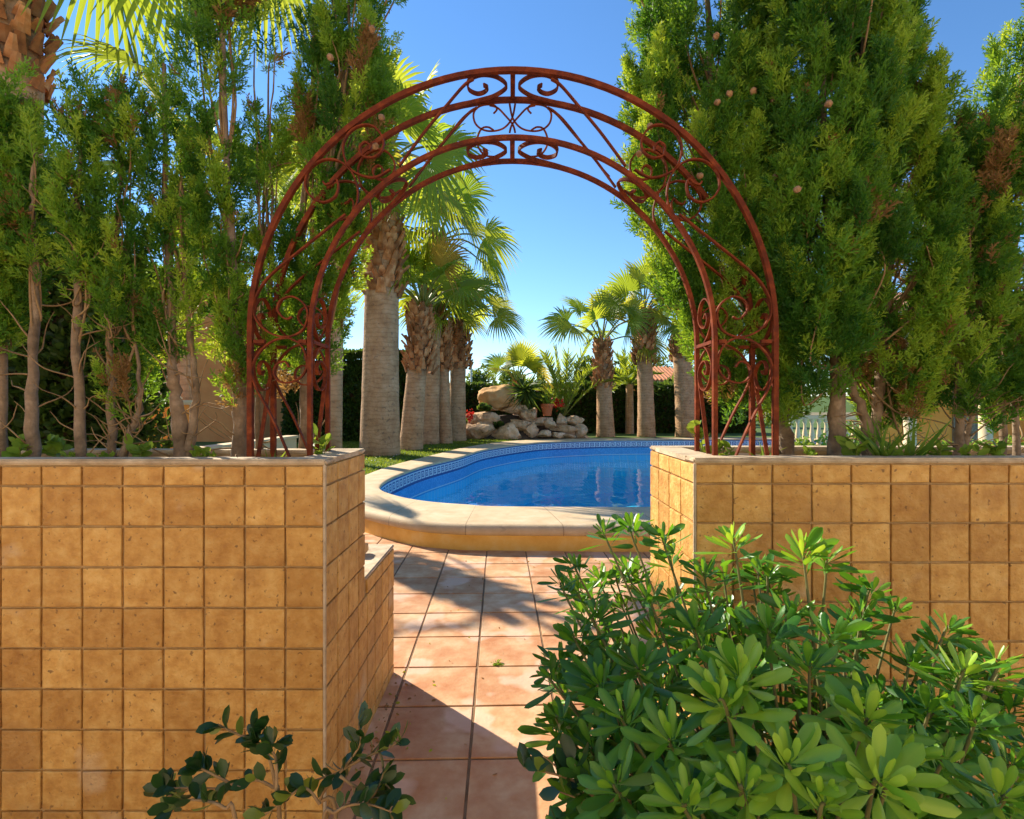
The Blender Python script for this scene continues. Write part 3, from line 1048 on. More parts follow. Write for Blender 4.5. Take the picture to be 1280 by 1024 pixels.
# left planter
cypress('bushy cypress at the far left end with a thin grey trunk', 2.22,
        [([(3, 572), (2, 400), (0, 200), (5, 120)], .020)],
        [(115, 12, 14), (170, 12, 30), (250, 12, 40), (340, 8, 40), (420, 5, 26)], 74, 25, brown=0.015, bare=7, shell=.2)
cypress('sparse cypress on a straight pale trunk second from the left', 2.14,
        [([(40, 572), (41, 470), (44, 340), (40, 250), (46, 190)], .0245)],
        [(190, 46, 10), (250, 46, 20), (300, 48, 20), (330, 50, 14)], 10, 16, brown=0.030, bare=14, shell=.1)
cypress('narrow dark topped cypress third from the left, mottled grey trunk', 2.14,
        [([(100, 572), (98, 470), (96, 330), (98, 220), (102, 120)], .0225)],
        [(120, 100, 14), (170, 101, 22), (240, 102, 22), (300, 102, 16), (340, 102, 10)], 30, 18, brown=0.024, bare=19, shell=.1)
cypress('cypress with brown dead twigs low down and a leaning second stem, fourth from the left', 2.2,
        [([(140, 572), (138, 480), (140, 380), (150, 240), (158, 130)], .018), ([(150, 572), (163, 540), (175, 500), (168, 420)], .02)],
        [(125, 158, 12), (180, 160, 24), (260, 158, 26), (350, 154, 32), (440, 152, 32), (500, 165, 22)], 50, 16, brown=0.048, bare=33, shell=.1)
cypress('forked cypress whose trunk splits low above the wall, left of the arch', 2.25,
        [([(228, 572), (222, 520), (216, 470), (214, 380), (207, 250), (205, 80)], .032), ([(232, 560), (244, 510), (240, 440), (230, 330), (225, 190)], .02)],
        [(75, 207, 12), (120, 207, 24), (200, 210, 28), (320, 214, 34), (400, 218, 32), (440, 222, 20)], 48, 16, brown=0.036, bare=27, shell=.1)
t = cypress('tall dark cypress just outside the left arch leg', 2.3,
            [([(300, 572), (300, 500), (295, 380), (282, 200), (275, -60)], .036)],
            [(-40, 268, 28), (60, 268, 30), (170, 268, 26), (280, 272, 24), (380, 290, 30), (450, 303, 28), (500, 310, 18)], 70, 20, brown=0.030, bare=22, shell=.2, dmax=.2)
t = cypress('broad cypress filling the left half of the arch behind the scrollwork', 2.5,
            [([(385, 572), (380, 480), (372, 360), (385, 200), (400, -60)], .03), ([(376, 400), (400, 300), (430, 100), (440, -60)], .018)],
            [(-60, 440, 60), (60, 442, 60), (150, 440, 58), (220, 430, 56), (290, 408, 52), (360, 394, 48), (430, 388, 40), (490, 372, 26)], 140, 25, brown=0.021, bare=16, shell=.3, dmax=.2)
cypress('thin sunlit cypress with bare forked stems between the tall dark one and the scrollwork', 2.44,
        [([(322, 572), (324, 480), (330, 380), (322, 240), (318, 60)], .014), ([(326, 400), (340, 300), (338, 180), (345, 60)], .010)],
        [(-20, 330, 16), (60, 328, 24), (180, 330, 26), (290, 334, 24), (370, 334, 14)], 26, 16, brown=0.036, bare=16, shell=.1, dmax=.1)
cones(t, [(413, 72), (465, 37), (477, 147), (469, 183)], 2.22)

# ---- small weeds in the planters
def blade_template(n=4, wd=.06, bend=.25):
    V, F = [], []
    for k in range(n + 1):
        t = k / n
        w_ = wd * (1 - t ** 2) + 0.002
        V += [(-w_, bend * t * t, t), (w_, bend * t * t, t)]
        if k:
            b = 2 * k - 2
            F.append((b, b + 1, b + 3, b + 2))
    return np.array(V), np.array(F)


def oval_template(wd=.3, fold=.06, curve=.12, obov=0.62, n=6):
    """a leaf along +Z, blade facing +Y, folded on its midrib"""
    V, F = [], []
    for k in range(n + 1):
        t = k / n
        if t < obov:
            w_ = wd * math.sin(math.pi / 2 * t / obov) ** 1.5
        else:
            w_ = wd * math.sqrt(max(0, 1 - ((t - obov) / (1 - obov)) ** 2.8))
        w_ = max(w_, .012)
        y = curve * t * t
        V += [(-w_, y - fold * w_ / wd, t), (0, y, t), (w_, y - fold * w_ / wd, t)]
        if k:
            b = 3 * k - 3
            F += [(b, b + 1, b + 4, b + 3), (b + 1, b + 2, b + 5, b + 4)]
    return np.array(V), np.array(F)


BLADE, BLADE_W, OVAL, OBOV = blade_template(), blade_template(4, .10, .45), oval_template(.28, .05, .15, .45), oval_template(.122, .04, -.10, .68, 10)
GRP_W = 'weeds in the planters'


def weed(px, Y, hgt, label, style='leafy', n=16):
    b = P(px, 0, Y)
    z0 = ZT - 0.045
    rt = thing('weed', (b.x, Y, z0), label, 'weed', GRP_W)
    st, lf = MB(), MB()
    pos, D, sc = [], [], []
    if style == 'leafy':
        for k in range(max(2, n // 5)):
            d = Vector((random.uniform(-.6, .6), random.uniform(-.6, .6), 1)).normalized()
            e = Vector((b.x, Y, z0)) + d * hgt
            m_ = Vector((b.x, Y, z0)) + d * hgt * .5 + Vector((random.uniform(-.01, .01), 0, .01))
            c = crom([Vector((b.x, Y, z0 - 0.01)), m_, e], 4)
            st.tube(c, np.linspace(.0022, .001, len(c)), 4, False)
            for j in range(6):
                pos.append(c[min(len(c) - 1, 2 + j)])
                D.append((random.uniform(-1, 1), random.uniform(-1, 1), random.uniform(.1, .8)))
                sc.append(random.uniform(.42, .70) * min(hgt, .1))
        scatter(lf, OVAL, np.array(pos), np.array(D, float), np.array(sc), rng.uniform(.4, 1, len(pos)))
        st.build('stem', M['petiole'], rt)
    else:
        for k in range(n):
            pos.append((b.x + random.uniform(-.015, .015), Y + random.uniform(-.015, .015), z0))
            D.append((random.uniform(-.7, .7), random.uniform(-.7, .7), 1))
            sc.append(hgt * random.uniform(.5, 1.1))
        tm = (BLADE_W[0] * np.array([.5, 1, 1]), BLADE_W[1])
        scatter(lf, tm, np.array(pos), np.array(D, float), np.array(sc), rng.random(len(pos)))
    lf.build('leaves', M['herb'], rt, smooth=True)
    return rt


for a in [
    (22, 2.12, .10, 'dark green weed at the foot of the leftmost slim trunk'),
    (72, 2.30, .10, 'yellow green weed beside the straight pale trunk'),
    (88, 2.10, .05, 'low bright weed in front of the mottled trunk'),
    (128, 2.10, .05, 'tiny weed left of the leaning cypress stem'),
    (176, 2.16, .09, 'weed with a drooping shoot right of the leaning cypress stem'),
    (245, 2.12, .07, 'dark weed at the foot of the forked trunk'),
    (262, 2.12, .05, 'small yellow weed right of the forked trunk'),
    (402, 2.22, .13, 'bright ferny weed at the inner foot of the left arch leg'),
    (880, 2.36, .18, 'tall bright weed between the right arch legs'),
    (905, 2.25, .08, 'low weed behind the right arch legs'),
    (1015, 2.20, .06, 'small yellow weed left of the twin trunks'),
    (1072, 2.16, .10, 'yellow green weed between the two dark trunks'),
    (1172, 2.16, .08, 'bright weed left of the twisted branches'),
    (1215, 2.14, .07, 'yellow weed under the twisted branches'),
    (1236, 2.14, .09, 'green weed left of the slim grey trunks'),
]:
    weed(*a)
weed(1105, 2.13, .22, 'long strappy dark green tuft hanging over the right wall cap', 'blade', 30)
weed(1140, 2.16, .20, 'strappy grass tuft right of the dark forked trunk', 'blade', 22)
weed(345, 2.16, .08, 'small grass tuft between the left arch legs', 'blade', 14)
weed(955, 2.2, .10, 'grass tuft beside the outer right arch leg', 'blade', 14)

# ---- big glossy bush, right foreground
def rosette(lf, c, ax, L, n, tint0):
    ax = np.array(ax, float)
    ax /= np.linalg.norm(ax)
    Rm = frames(ax[None])[0]
    pos, D, sc, roll, ti = [], [], [], [], []
    for k in range(n):
        f = k / max(1, n - 1)          # 0 inner, 1 outer
        az = k * 2.39996 + random.uniform(-.2, .2)
        el = R(78 - 66 * f + random.uniform(-9, 9))
        d = Rm @ np.array([math.cos(az) * math.cos(el), math.sin(az) * math.cos(el), math.sin(el)])
        pos.append(np.array(c) - ax * L * .42 * f + d * .008)
        D.append(d)
        sc.append(L * (.6 + .55 * f) * random.uniform(.85, 1.15))
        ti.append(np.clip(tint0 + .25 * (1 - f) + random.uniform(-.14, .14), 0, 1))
    # blade faces the rosette's axis
    pos, D, sc, ti = np.array(pos), np.array(D), np.array(sc), np.array(ti)
    Zc = D / np.linalg.norm(D, axis=1)[:, None]
    Yc = ax[None] - Zc * (Zc @ ax)[:, None] + rng.normal(0, .16, D.shape)
    Yc -= Zc * np.sum(Yc * Zc, axis=1)[:, None]
    Yc /= np.linalg.norm(Yc, axis=1)[:, None] + 1e-9
    Xc = np.cross(Yc, Zc)
    Rm = np.stack([Xc, Yc, Zc], axis=2)
    V0, F0 = OBOV
    S3 = np.stack([sc * rng.uniform(.85, 1.15, n), sc * rng.uniform(.2, 1.8, n), sc], axis=1)
    V = np.einsum('nij,nvj->nvi', Rm, V0[None] * S3[:, None, :]) + pos[:, None, :]
    F = (F0[None] + (np.arange(n) * len(V0))[:, None, None]).reshape(-1, 4)
    mid_rib = np.tile(np.array([0, .16, 0]), len(V0) // 3)
    lf.add(V.reshape(-1, 3), F, 0, np.clip(np.repeat(ti, len(V0)) + np.tile(mid_rib, n), 0, 1))


root = Vector((.72, 1.25, 0))
bush = thing('evergreen_bush', root, 'large glossy evergreen bush with whorled paddle leaves, lower right foreground', 'bush')
lf, st = MB(), MB()
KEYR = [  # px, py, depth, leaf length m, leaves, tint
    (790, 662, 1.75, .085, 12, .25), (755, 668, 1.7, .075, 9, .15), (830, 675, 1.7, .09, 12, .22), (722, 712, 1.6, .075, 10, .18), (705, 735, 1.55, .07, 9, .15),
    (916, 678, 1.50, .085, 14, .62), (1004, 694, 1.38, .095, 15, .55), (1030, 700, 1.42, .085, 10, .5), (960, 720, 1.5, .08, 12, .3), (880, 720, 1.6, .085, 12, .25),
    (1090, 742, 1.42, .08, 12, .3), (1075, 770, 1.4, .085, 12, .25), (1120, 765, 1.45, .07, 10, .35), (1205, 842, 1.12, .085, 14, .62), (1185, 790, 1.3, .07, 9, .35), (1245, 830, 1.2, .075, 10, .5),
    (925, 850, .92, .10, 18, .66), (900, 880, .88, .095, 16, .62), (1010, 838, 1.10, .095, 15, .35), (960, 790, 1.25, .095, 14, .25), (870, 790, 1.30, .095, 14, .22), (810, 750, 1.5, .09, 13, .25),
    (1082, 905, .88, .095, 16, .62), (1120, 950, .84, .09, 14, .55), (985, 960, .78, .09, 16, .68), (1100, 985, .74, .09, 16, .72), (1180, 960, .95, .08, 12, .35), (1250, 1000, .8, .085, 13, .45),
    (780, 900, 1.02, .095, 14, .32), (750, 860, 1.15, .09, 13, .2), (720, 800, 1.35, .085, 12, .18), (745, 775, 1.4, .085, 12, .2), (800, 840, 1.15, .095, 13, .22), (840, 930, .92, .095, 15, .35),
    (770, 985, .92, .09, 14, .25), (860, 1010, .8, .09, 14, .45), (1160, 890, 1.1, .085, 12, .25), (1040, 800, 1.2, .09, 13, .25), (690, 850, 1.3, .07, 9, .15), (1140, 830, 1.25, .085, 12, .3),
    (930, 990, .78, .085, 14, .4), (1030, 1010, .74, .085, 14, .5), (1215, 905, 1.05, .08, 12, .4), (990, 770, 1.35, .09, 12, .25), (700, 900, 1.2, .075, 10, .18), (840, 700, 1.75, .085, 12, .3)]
tips = []
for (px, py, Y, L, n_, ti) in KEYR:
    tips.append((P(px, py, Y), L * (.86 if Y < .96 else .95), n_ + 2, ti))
for i in range(210):   # inner and rear shoots filling the bush
    for _ in range(50):
        px, py = random.uniform(690, 1290), random.uniform(690, 1090)
        top = np.interp(px, [680, 720, 790, 850, 920, 1010, 1060, 1110, 1180, 1280], [800, 715, 690, 700, 690, 705, 760, 770, 800, 840])
        if py > top + 15:
            break
    Y = np.interp(py, [680, 800, 900, 1024, 1100], [1.8, 1.5, 1.2, .98, .9]) + random.uniform(-.02, .28)
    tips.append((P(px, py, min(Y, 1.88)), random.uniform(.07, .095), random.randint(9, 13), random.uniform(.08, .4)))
for c, L, n_, ti in tips:
    d = (c - root)
    ax = Vector((d.x * .8 + random.uniform(-.2, .2), d.y * .7 - .12 + random.uniform(-.2, .2), .75 + random.uniform(-.1, .35)))
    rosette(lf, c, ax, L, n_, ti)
    axn = ax.normalized()
    q = root + Vector((random.uniform(-.1, .1), random.uniform(-.1, .1), 0))
    mid_ = q.lerp(c, .55) + Vector((0, 0, .02)) - axn * .05
    cc = crom([q, mid_, c - axn * L * .6, c + axn * .01], 5)
    st.tube(cc, np.linspace(.006, .0022, len(cc)), 5, False)
    for j in range(9):      # leaves down the stem
        k = int(len(cc) * random.uniform(.5, .95))
        dd = np.array([random.uniform(-1, 1), random.uniform(-1, 1), random.uniform(-.1, .6)])
        scatter(lf, OBOV, cc[k][None], dd[None], np.array([L * random.uniform(.8, 1.1)]), np.array([np.clip(ti * .7 + random.uniform(-.1, .1), 0, 1)]))
st.build('stems', M['greenstem'], bush, smooth=True)
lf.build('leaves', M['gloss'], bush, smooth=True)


def branchy(name, label, cat, root, lines, Y, leaf, mt, nleaf=10):
    """a shrub drawn as branches: lines = [(polyline px), depth offset]"""
    rt = thing(name, root, label, cat)
    st, lf = MB(), MB()
    for pts, dy in lines:
        w3 = [Vector(root)] if pts[0] is None else []
        w3 += [P(p[0], p[1], Y + dy) for p in pts if p]
        c = crom(w3, 6)
        st.tube(c, np.linspace(.0055 if pts[0] is None else .0035, .0014, len(c)), 5, False)
        N = len(c)
        pos, D, sc, ti = [], [], [], []
        for k in range(nleaf):
            f = 1 - (k / nleaf) * (.85 if pts[0] is not None else .45)
            i = min(N - 1, int(f * (N - 1)))
            d = c[min(i + 1, N - 1)] - c[max(i - 1, 0)]
            d = d / (np.linalg.norm(d) + 1e-9)
            az = k * 2.4
            side = rng.normal(0, 1, 3)
            side -= d * side.dot(d)
            side /= np.linalg.norm(side)
            pos.append(c[i])
            D.append(d * random.uniform(.3, .9) + side * .8 + np.array([0, 0, .25]))
            sc.append(leaf * random.uniform(.7, 1.15))
            ti.append(random.random())
        tm = (OVAL[0] * np.array([.92, 1, 1]), OVAL[1])
        scatter(lf, tm, np.array(pos), np.array(D), np.array(sc), np.array(ti))
    st.build('stems', M['twig'], rt, smooth=True)
    lf.build('leaves', mt, rt, smooth=True)
    return rt


branchy('young_shrub', 'small dark leaved shrub with bare forking twigs in front of the left wall', 'shrub', (-.42, 1.05, 0),
        [([None, (350, 1030), (345, 985), (330, 935), (290, 915), (272, 905)], 0), ([(335, 945), (322, 930), (318, 915)], 0), ([(343, 985), (320, 975), (290, 985), (240, 985), (205, 985)], .02),
         ([(300, 985), (260, 965), (250, 960)], 0), ([(346, 990), (345, 950), (338, 935), (346, 930)], -.03), ([None, (420, 1040), (400, 1000), (430, 960), (450, 930), (448, 905)], .02),
         ([(428, 962), (460, 945), (485, 935), (500, 925)], .02), ([(425, 970), (450, 985), (480, 980), (495, 1000)], 0), ([(400, 1005), (380, 985), (350, 1005), (330, 1020)], -.02),
         ([None, (450, 1060), (455, 1010), (470, 990), (480, 965)], -.02), ([(240, 985), (215, 995), (200, 985)], .03), ([None, (300, 1050), (280, 1010), (240, 1000), (215, 1010)], -.03),
         ([(440, 950), (425, 965), (395, 975), (370, 985)], .03), ([None, (400, 1060), (420, 1015), (455, 1005), (490, 1015)], -.06)], 1.1, .042, M['small'], 17)
branchy('sapling', 'thin sprig of narrow leaves leaning over the path beside the big bush', 'plant', (.22, 1.0, 0),
        [([None, (790, 1030), (755, 1005), (715, 975), (680, 945)], 0), ([(755, 1005), (730, 1000), (700, 990)], 0), ([(715, 975), (695, 968), (655, 960)], 0), ([(735, 990), (725, 970), (718, 955)], 0)], 1.05, .05, M['small'], 6)

# weed in a floor joint
b = P(622, 832, 3.17)
rt = thing('weed', (b.x, b.y, 0), 'tiny green weed growing from a joint of the path tiles', 'weed')
lf = MB()
n_ = 26
scatter(lf, OVAL, np.column_stack([b.x + rng.normal(0, .016, n_), b.y + rng.normal(0, .012, n_), np.full(n_, .004)]), np.column_stack([rng.normal(0, 1, n_), rng.normal(0, 1, n_), rng.uniform(.3, .9, n_)]), rng.uniform(.015, .028, n_), rng.random(n_))
lf.build('leaves', M['herb'], rt)

# dry needles and leaf scraps blown on the terrace
lf = MB()
n_ = 130
lx, ly = rng.uniform(-.62, 1.4, n_), rng.uniform(1.9, 5.5, n_)
nearw = rng.random(n_) < .5
lx = np.where(nearw, -.66 + rng.exponential(.06, n_), lx)
ly = np.where(nearw, rng.uniform(2.0, 3.1, n_), ly)
scatter(lf, OVAL, np.column_stack([lx, ly, np.full(n_, .007)]), np.column_stack([rng.normal(0, 1, n_), rng.normal(0, 1, n_), rng.uniform(0, .12, n_)]), rng.uniform(.008, .026, n_), rng.uniform(.9, 1, n_))
tag(lf.build('leaf_litter', M['cypress']), kind='stuff')

# ---- palms
def fan(mb, hub, axis, up, Rr, span=R(215), nseg=32, droop=.35, tint=.4, seed=0):
    r = random.Random(seed)
    x = np.array(axis, float)
    x /= np.linalg.norm(x)
    z = np.array(up, float)
    z = z - x * z.dot(x)
    z /= np.linalg.norm(z) + 1e-9
    y = np.cross(z, x)
    V, F, T = [], [], []
    cup = r.uniform(.1, .35)
    for k in range(nseg):
        a0 = -span / 2 + span * k / nseg
        a1 = a0 + span / nseg
        am = (a0 + a1) / 2
        ln = Rr * (.74 + .26 * math.cos(am * .8)) * r.uniform(.93, 1.05)
        js = .56
        b = len(V)
        gd = droop * r.uniform(.6, 1.4)
        for (f, w_) in ((.03, 1), (.3, 1), (js, 1), (.78, .5), (1.0, .03)):
            for s_ in (-1, 0, 1):
                a = am + s_ * (a1 - a0) / 2 * w_
                rad = ln * f
                h = (.028 * Rr * f * w_ if s_ == 0 else 0)
                p = x * math.cos(a) * rad + y * math.sin(a) * rad + z * (h + cup * Rr * (abs(math.sin(a)) * f) ** 2 * .8 - .12 * Rr * (f * math.cos(a)) ** 2)
                p = p + np.array([0, 0, -gd * Rr * max(0, f - .35) ** 2 * 1.6])
                V.append(np.array(hub) + p)
                T.append(min(1, tint + (.25 * max(0, f - .7) if r.random() < .5 else 0)))
        for j in range(4):
            q = b + 3 * j
            F += [(q, q + 1, q + 4, q + 3), (q + 1, q + 2, q + 5, q + 4)]
    mb.add(V, F, 0, T)


def boots(mb, base, z0, z1, r0, r1, n, ln, seed=0):
    r = random.Random(seed)
    for k in range(n):
        f = k / n
        z = z0 + (z1 - z0) * f
        az = k * 2.39996 + r.uniform(-.2, .2)
        rad = r0 + (r1 - r0) * f
        d = Vector((math.cos(az), math.sin(az), 0))
        t_ = Vector((-math.sin(az), math.cos(az), 0))
        tilt = r.uniform(.10, .55)
        up = Vector((0, 0, 1)) * math.cos(tilt) + d * math.sin(tilt)
        L = ln * r.uniform(.55, 1.0)
        w_ = ln * r.uniform(.42, .66)
        o = Vector(base) * 1
        p = Vector((o.x, o.y, z)) + d * rad * .86
        nrm = d * math.cos(tilt) - Vector((0, 0, 1)) * math.sin(tilt)
        V, F = [], []
        for (g, ww, cv) in ((0, 1.0, 0), (.45, .8, .05), (1.0, r.uniform(.35, .6), r.uniform(.02, .22))):
            for s_ in (-1, 0, 1):
                for th in (0, 1):
                    V.append(p + up * L * g + t_ * w_ * ww * s_ * .5 + nrm * (L * cv + (.06 * L if s_ == 0 else 0) + th * L * .12))
        for a in range(2):
            for s_ in range(2):
                i = a * 6 + s_ * 2
                F += [(i, i + 6, i + 8, i + 2), (i + 1, i + 3, i + 9, i + 7)]
            F += [(a * 6, a * 6 + 1, a * 6 + 7, a * 6 + 6), (a * 6 + 4, a * 6 + 10, a * 6 + 11, a * 6 + 5)]
        F += [(12, 13, 15, 14), (14, 15, 17, 16)]
        mb.add(V, F, 0, r.random())


def fan_palm(label, X, Y, zb, rb, rt_, z_skirt, z_top, nf, R_blade, pet, elev=(15, 82), lean=(0, 0), seed=1, group='fan palms around the pool', boot=.3, droop=.35, extra=(), rs=None, yellow=.25):
    r = random.Random(seed)
    rt = thing('fan_palm', (X, Y, zb), label, 'palm tree', group)
    tr, bo, cr, pe = MB(), MB(), MB(), MB()
    n_ = 26
    zz = np.linspace(zb - .1, z_top, n_)
    f = (zz - zb) / (z_top - zb)
    rad = rt_ + (rb - rt_) * np.exp(-np.clip(f, 0, 1) * 3.0)
    rad *= 1 + .012 * np.sin(zz * 19) + .012 * rng.normal(size=n_)
    cx_, cy_ = X + lean[0] * np.clip(f, 0, 1) ** 1.3, Y + lean[1] * f
    tr.tube(np.column_stack([cx_, cy_, zz]), rad, 20)
    fs = (z_skirt - zb) / (z_top - zb)
    bx = X + lean[0] * ((fs + 1) / 2) ** 1.3
    rs = rs or rt_ * 1.18
    boots(bo, (bx, Y + lean[1] * .8, 0), z_skirt, z_top, rs, rs * .74, max(60, int(80 * (z_top - z_skirt) / (boot * 3.2))), boot * .9, seed)
    top = Vector((cx_[-1], cy_[-1], z_top))
    for k in range(nf):
        g = (k + .5) / nf
        az = k * 2.39996 + r.uniform(-.25, .25)
        el = R(elev[1] - (elev[1] - elev[0]) * g ** .9 + r.uniform(-6, 6))
        d = Vector((math.cos(az) * math.cos(el), math.sin(az) * math.cos(el), math.sin(el)))
        L = pet * r.uniform(.75, 1.15) * (.75 + .35 * g)
        sag = Vector((0, 0, -L * .16 * g))
        hub = top + d * L + sag
        c = crom([top + d * .05 - Vector((0, 0, .06)), top + d * L * .55 + Vector((0, 0, .03 * L)), hub], 5)
        pe.tube(c, np.linspace(.030, .016, len(c)) * (R_blade / .95), 5, False)
        ad = (d + Vector((0, 0, -.12 - .35 * g))).normalized()
        upv = Vector((r.uniform(-1, 1), r.uniform(-1.2, .6), r.uniform(.1, 1.0)))
        fan(cr, hub, ad, upv, R_blade * r.uniform(.85, 1.1), R(r.uniform(190, 235)), 32, droop * (.6 + .8 * g), min(1, r.uniform(.05, .75) + (yellow if r.random() < .3 else 0)), seed * 100 + k)
    for (hub, tip, up_, tn) in extra:
        hub, tip = Vector(hub), Vector(tip)
        c = crom([top, (top + hub) / 2 + Vector((0, 0, .15)), hub], 6)
        pe.tube(c, np.linspace(.030, .016, len(c)), 5, False)
        fan(cr, hub, tip - hub, up_, (tip - hub).length, R(200), 34, .45, tn, seed + 77)
    tr.build('trunk', M['palmbark'], rt, smooth=True)
    bo.build('leaf_bases', M['boot'], rt)
    pe.build('leaf_stalks', M['petiole'], rt, smooth=True)
    cr.build('crown', M['fan'], rt)
    return rt


def ztop(py, Y):
    return H_CAM - (py - 509) * Y / F_PX


def palm_at(label, px, Y, wpx_base, wpx_top, sk, top, nf, Rb, pet, px_top=None, **kw):
    X = (px - 640) * Y / F_PX
    m_ = Y / F_PX
    kw.setdefault('lean', (0, 0))
    if px_top is not None:
        kw['lean'] = ((px_top - px) * m_, 0)
    return fan_palm(label, X, Y, .24, wpx_base * m_ / 2, wpx_top * m_ / 2, ztop(sk, Y), ztop(top, Y), nf, Rb, pet, **kw)


palm_at('stoutest fan palm on the lawn, nearest the left gate pier', 475, 14.4, 50, 40, 372, 205, 22, 1.4, 1.9, px_top=480, elev=(-25, 80), seed=3, boot=.52, rs=.50, droop=.45)
palm_at('fan palm right beside the stoutest one with a shaggy brown collar', 514, 16.2, 31, 23, 468, 385, 17, 1.35, 1.5, px_top=529, elev=(22, 86), seed=5, boot=.42, rs=.42)
palm_at('tallest slim fan palm at the back of the left cluster, crown over the others', 538, 18.6, 22, 19, 400, 300, 19, 1.35, 1.9, px_top=545, elev=(-18, 80), seed=8, boot=.42, rs=.40, droop=.5)
palm_at('fan palm half hidden between two others in the left cluster', 556, 19.0, 20, 15, 466, 408, 9, 1.1, 1.1, px_top=551, elev=(30, 80), seed=9, boot=.40, rs=.36)
palm_at('fan palm at the right end of the left cluster beside the rockery', 571, 20.4, 25, 18, 462, 402, 16, 1.3, 1.6, px_top=574, elev=(0, 82), seed=14, boot=.44, rs=.46)
palm_at('short fan palm right of the rockery with a wide trunk foot', 757, 23.2, 24, 18, 486, 428, 14, 1.3, 1.7, px_top=752, elev=(14, 84), seed=21, boot=.42, rs=.42, droop=.3)
palm_at('taller fan palm in the middle of the right hand row', 808, 23.2, 23, 18, 456, 392, 14, 1.35, 1.7, px_top=804, elev=(14, 84), seed=23, boot=.46, rs=.50, droop=.3)
palm_at('fan palm half hidden behind the right cypress and arch leg', 858, 23.2, 28, 22, 452, 408, 16, 1.2, 1.4, px_top=850, elev=(10, 80), seed=26, boot=.45, rs=.5)
palm_at('slender fan palm trunk behind the left arch legs', 419, 12.5, 17, 15, 330, 240, 16, 1.0, 1.2, px_top=425, elev=(0, 80), seed=31, boot=.35, rs=.28)
palm_at('fan palm mostly hidden behind the forked cypress left of the arch', 224, 9.9, 26, 22, 320, 240, 7, 1.15, 1.5, px_top=240, elev=(8, 80), seed=61, boot=.3, rs=.30)
# the near palm whose shaggy trunk and hanging fronds cross the upper left corner
pY = 4.7
ex = []
for hx, hy, tx, ty, dy, up_, tn in ((168, 78, 66, 48, .1, (0, -.3, 1), .35), (128, -70, 118, 40, -.2, (.9, -.5, .3), .35), (232, -75, 205, 42, -.1, (.3, -1, .4), .3), (335, -50, 345, 42, .0, (0, -1, .5), .6)):
    ex.append((P(hx, hy, pY + dy), P(tx, ty, pY + dy - .15), up_, tn))
fan_palm('near palm with shaggy orange trunk and hanging fronds in the upper left corner', (8 - 640) * pY / F_PX, pY, 0.24, .30, .235, ztop(112, pY), ztop(-360, pY), 6, 1.0, 1.3, elev=(58, 82), seed=41, boot=.23, rs=.31, extra=ex)
# small fan palm behind the rocks
palm_at('small low fan palm rising behind the pale boulder', 646, 23.6, 12, 9, 496, 478, 9, 1.15, 1.15, elev=(28, 82), seed=52, boot=.2, rs=.2, droop=.25)


def feather_palm(label, name, base, nf, L, seed, elev=(25, 85), leaflets=34, wd=.045, cat='palm tree', ll=.30):
    r = random.Random(seed)
    rt = thing(name, base, label, cat)
    lf, st = MB(), MB()
    for k in range(nf):
        g = (k + .5) / nf
        az = k * 2.39996 + r.uniform(-.3, .3)
        el = R(elev[1] - (elev[1] - elev[0]) * g)
        d = Vector((math.cos(az) * math.cos(el), math.sin(az) * math.cos(el), math.sin(el)))
        Lk = L * r.uniform(.8, 1.1)
        b = Vector(base)
        c = crom([b, b + d * Lk * .5 + Vector((0, 0, .10 * Lk)), b + d * Lk + Vector((0, 0, -.10 * Lk * g))], 14)
        st.tube(c, np.linspace(.025, .006, len(c)), 4, False)
        pos, D, sc = [], [], []
        for j in range(leaflets):
            f = .18 + .80 * j / leaflets
            i = min(len(c) - 2, int(f * (len(c) - 1)))
            t = c[i + 1] - c[i]
            t /= np.linalg.norm(t)
            side = np.cross(t, [0, 0, 1])
            side /= np.linalg.norm(side) + 1e-6
            for s_ in (-1, 1):
                pos.append(c[i] + t * r.uniform(0, .05))
                D.append(t * .75 + side * s_ * .75 + np.array([0, 0, .25]))
                sc.append(ll * L * (1 - .6 * abs(f - .45)) * r.uniform(.85, 1.1))
        tm = (BLADE[0] * np.array([wd / .06, .6, 1]), BLADE[1])
        scatter(lf, tm, np.array(pos), np.array(D), np.array(sc), np.clip(rng.normal(.4, .15, len(pos)), 0, .8))
    st.build('leaf_stalks', M['petiole'], rt)
    lf.build('fronds', M['fan'], rt)
    return rt


b = P(705, 520, 23.4)
feather_palm('young feather palm with long upright fronds between rockery and palms', 'feather_palm', (b.x, b.y, b.z), 15, 3.4, 4, (30, 88), 34, .05, ll=.17)
b = P(787, 482, 26)
feather_palm('spiky leaved palm crown showing behind the short fan palm', 'feather_palm', (b.x, b.y, b.z), 22, 1.7, 9, (-15, 85), 20, .07, ll=.3)
mb = MB()
mb.tube([(b.x, b.y, .2), (b.x, b.y, 1.4), (b.x, b.y, b.z + .05)], [.22, .2, .18], 10)
mb.build('trunk', M['palmbark'], bpy.data.objects['feather_palm.001'])

# ---- rockery
def rock_mesh(c, sx, sy, sz, seed, sub=3, rough=.42):
    bm = bmesh.new()
    bmesh.ops.create_icosphere(bm, subdivisions=sub, radius=1)
    o = Vector((seed * 3.7, seed * 1.3, seed * 2.1))
    r = random.Random(seed)
    planes = [(Vector((r.gauss(0, 1), r.gauss(0, 1), r.gauss(0, 1))).normalized(), r.uniform(.55, .85)) for _ in range(7 if rough > .4 else 0)]
    for v in bm.verts:
        p = v.co.copy()
        k = 1 + rough * noise.noise(p * 1.1 + o) + rough * .55 * noise.noise(p * 2.6 + o) + rough * .3 * noise.noise(p * 6 + o)
        q = p * k
        for pn, pd_ in planes:      # broken, flat facets
            e = q.dot(pn) - pd_
            if e > 0:
                q -= pn * e * .9
        v.co = Vector(c) + Vector((q.x * sx, q.y * sy, q.z * sz))
    return bm


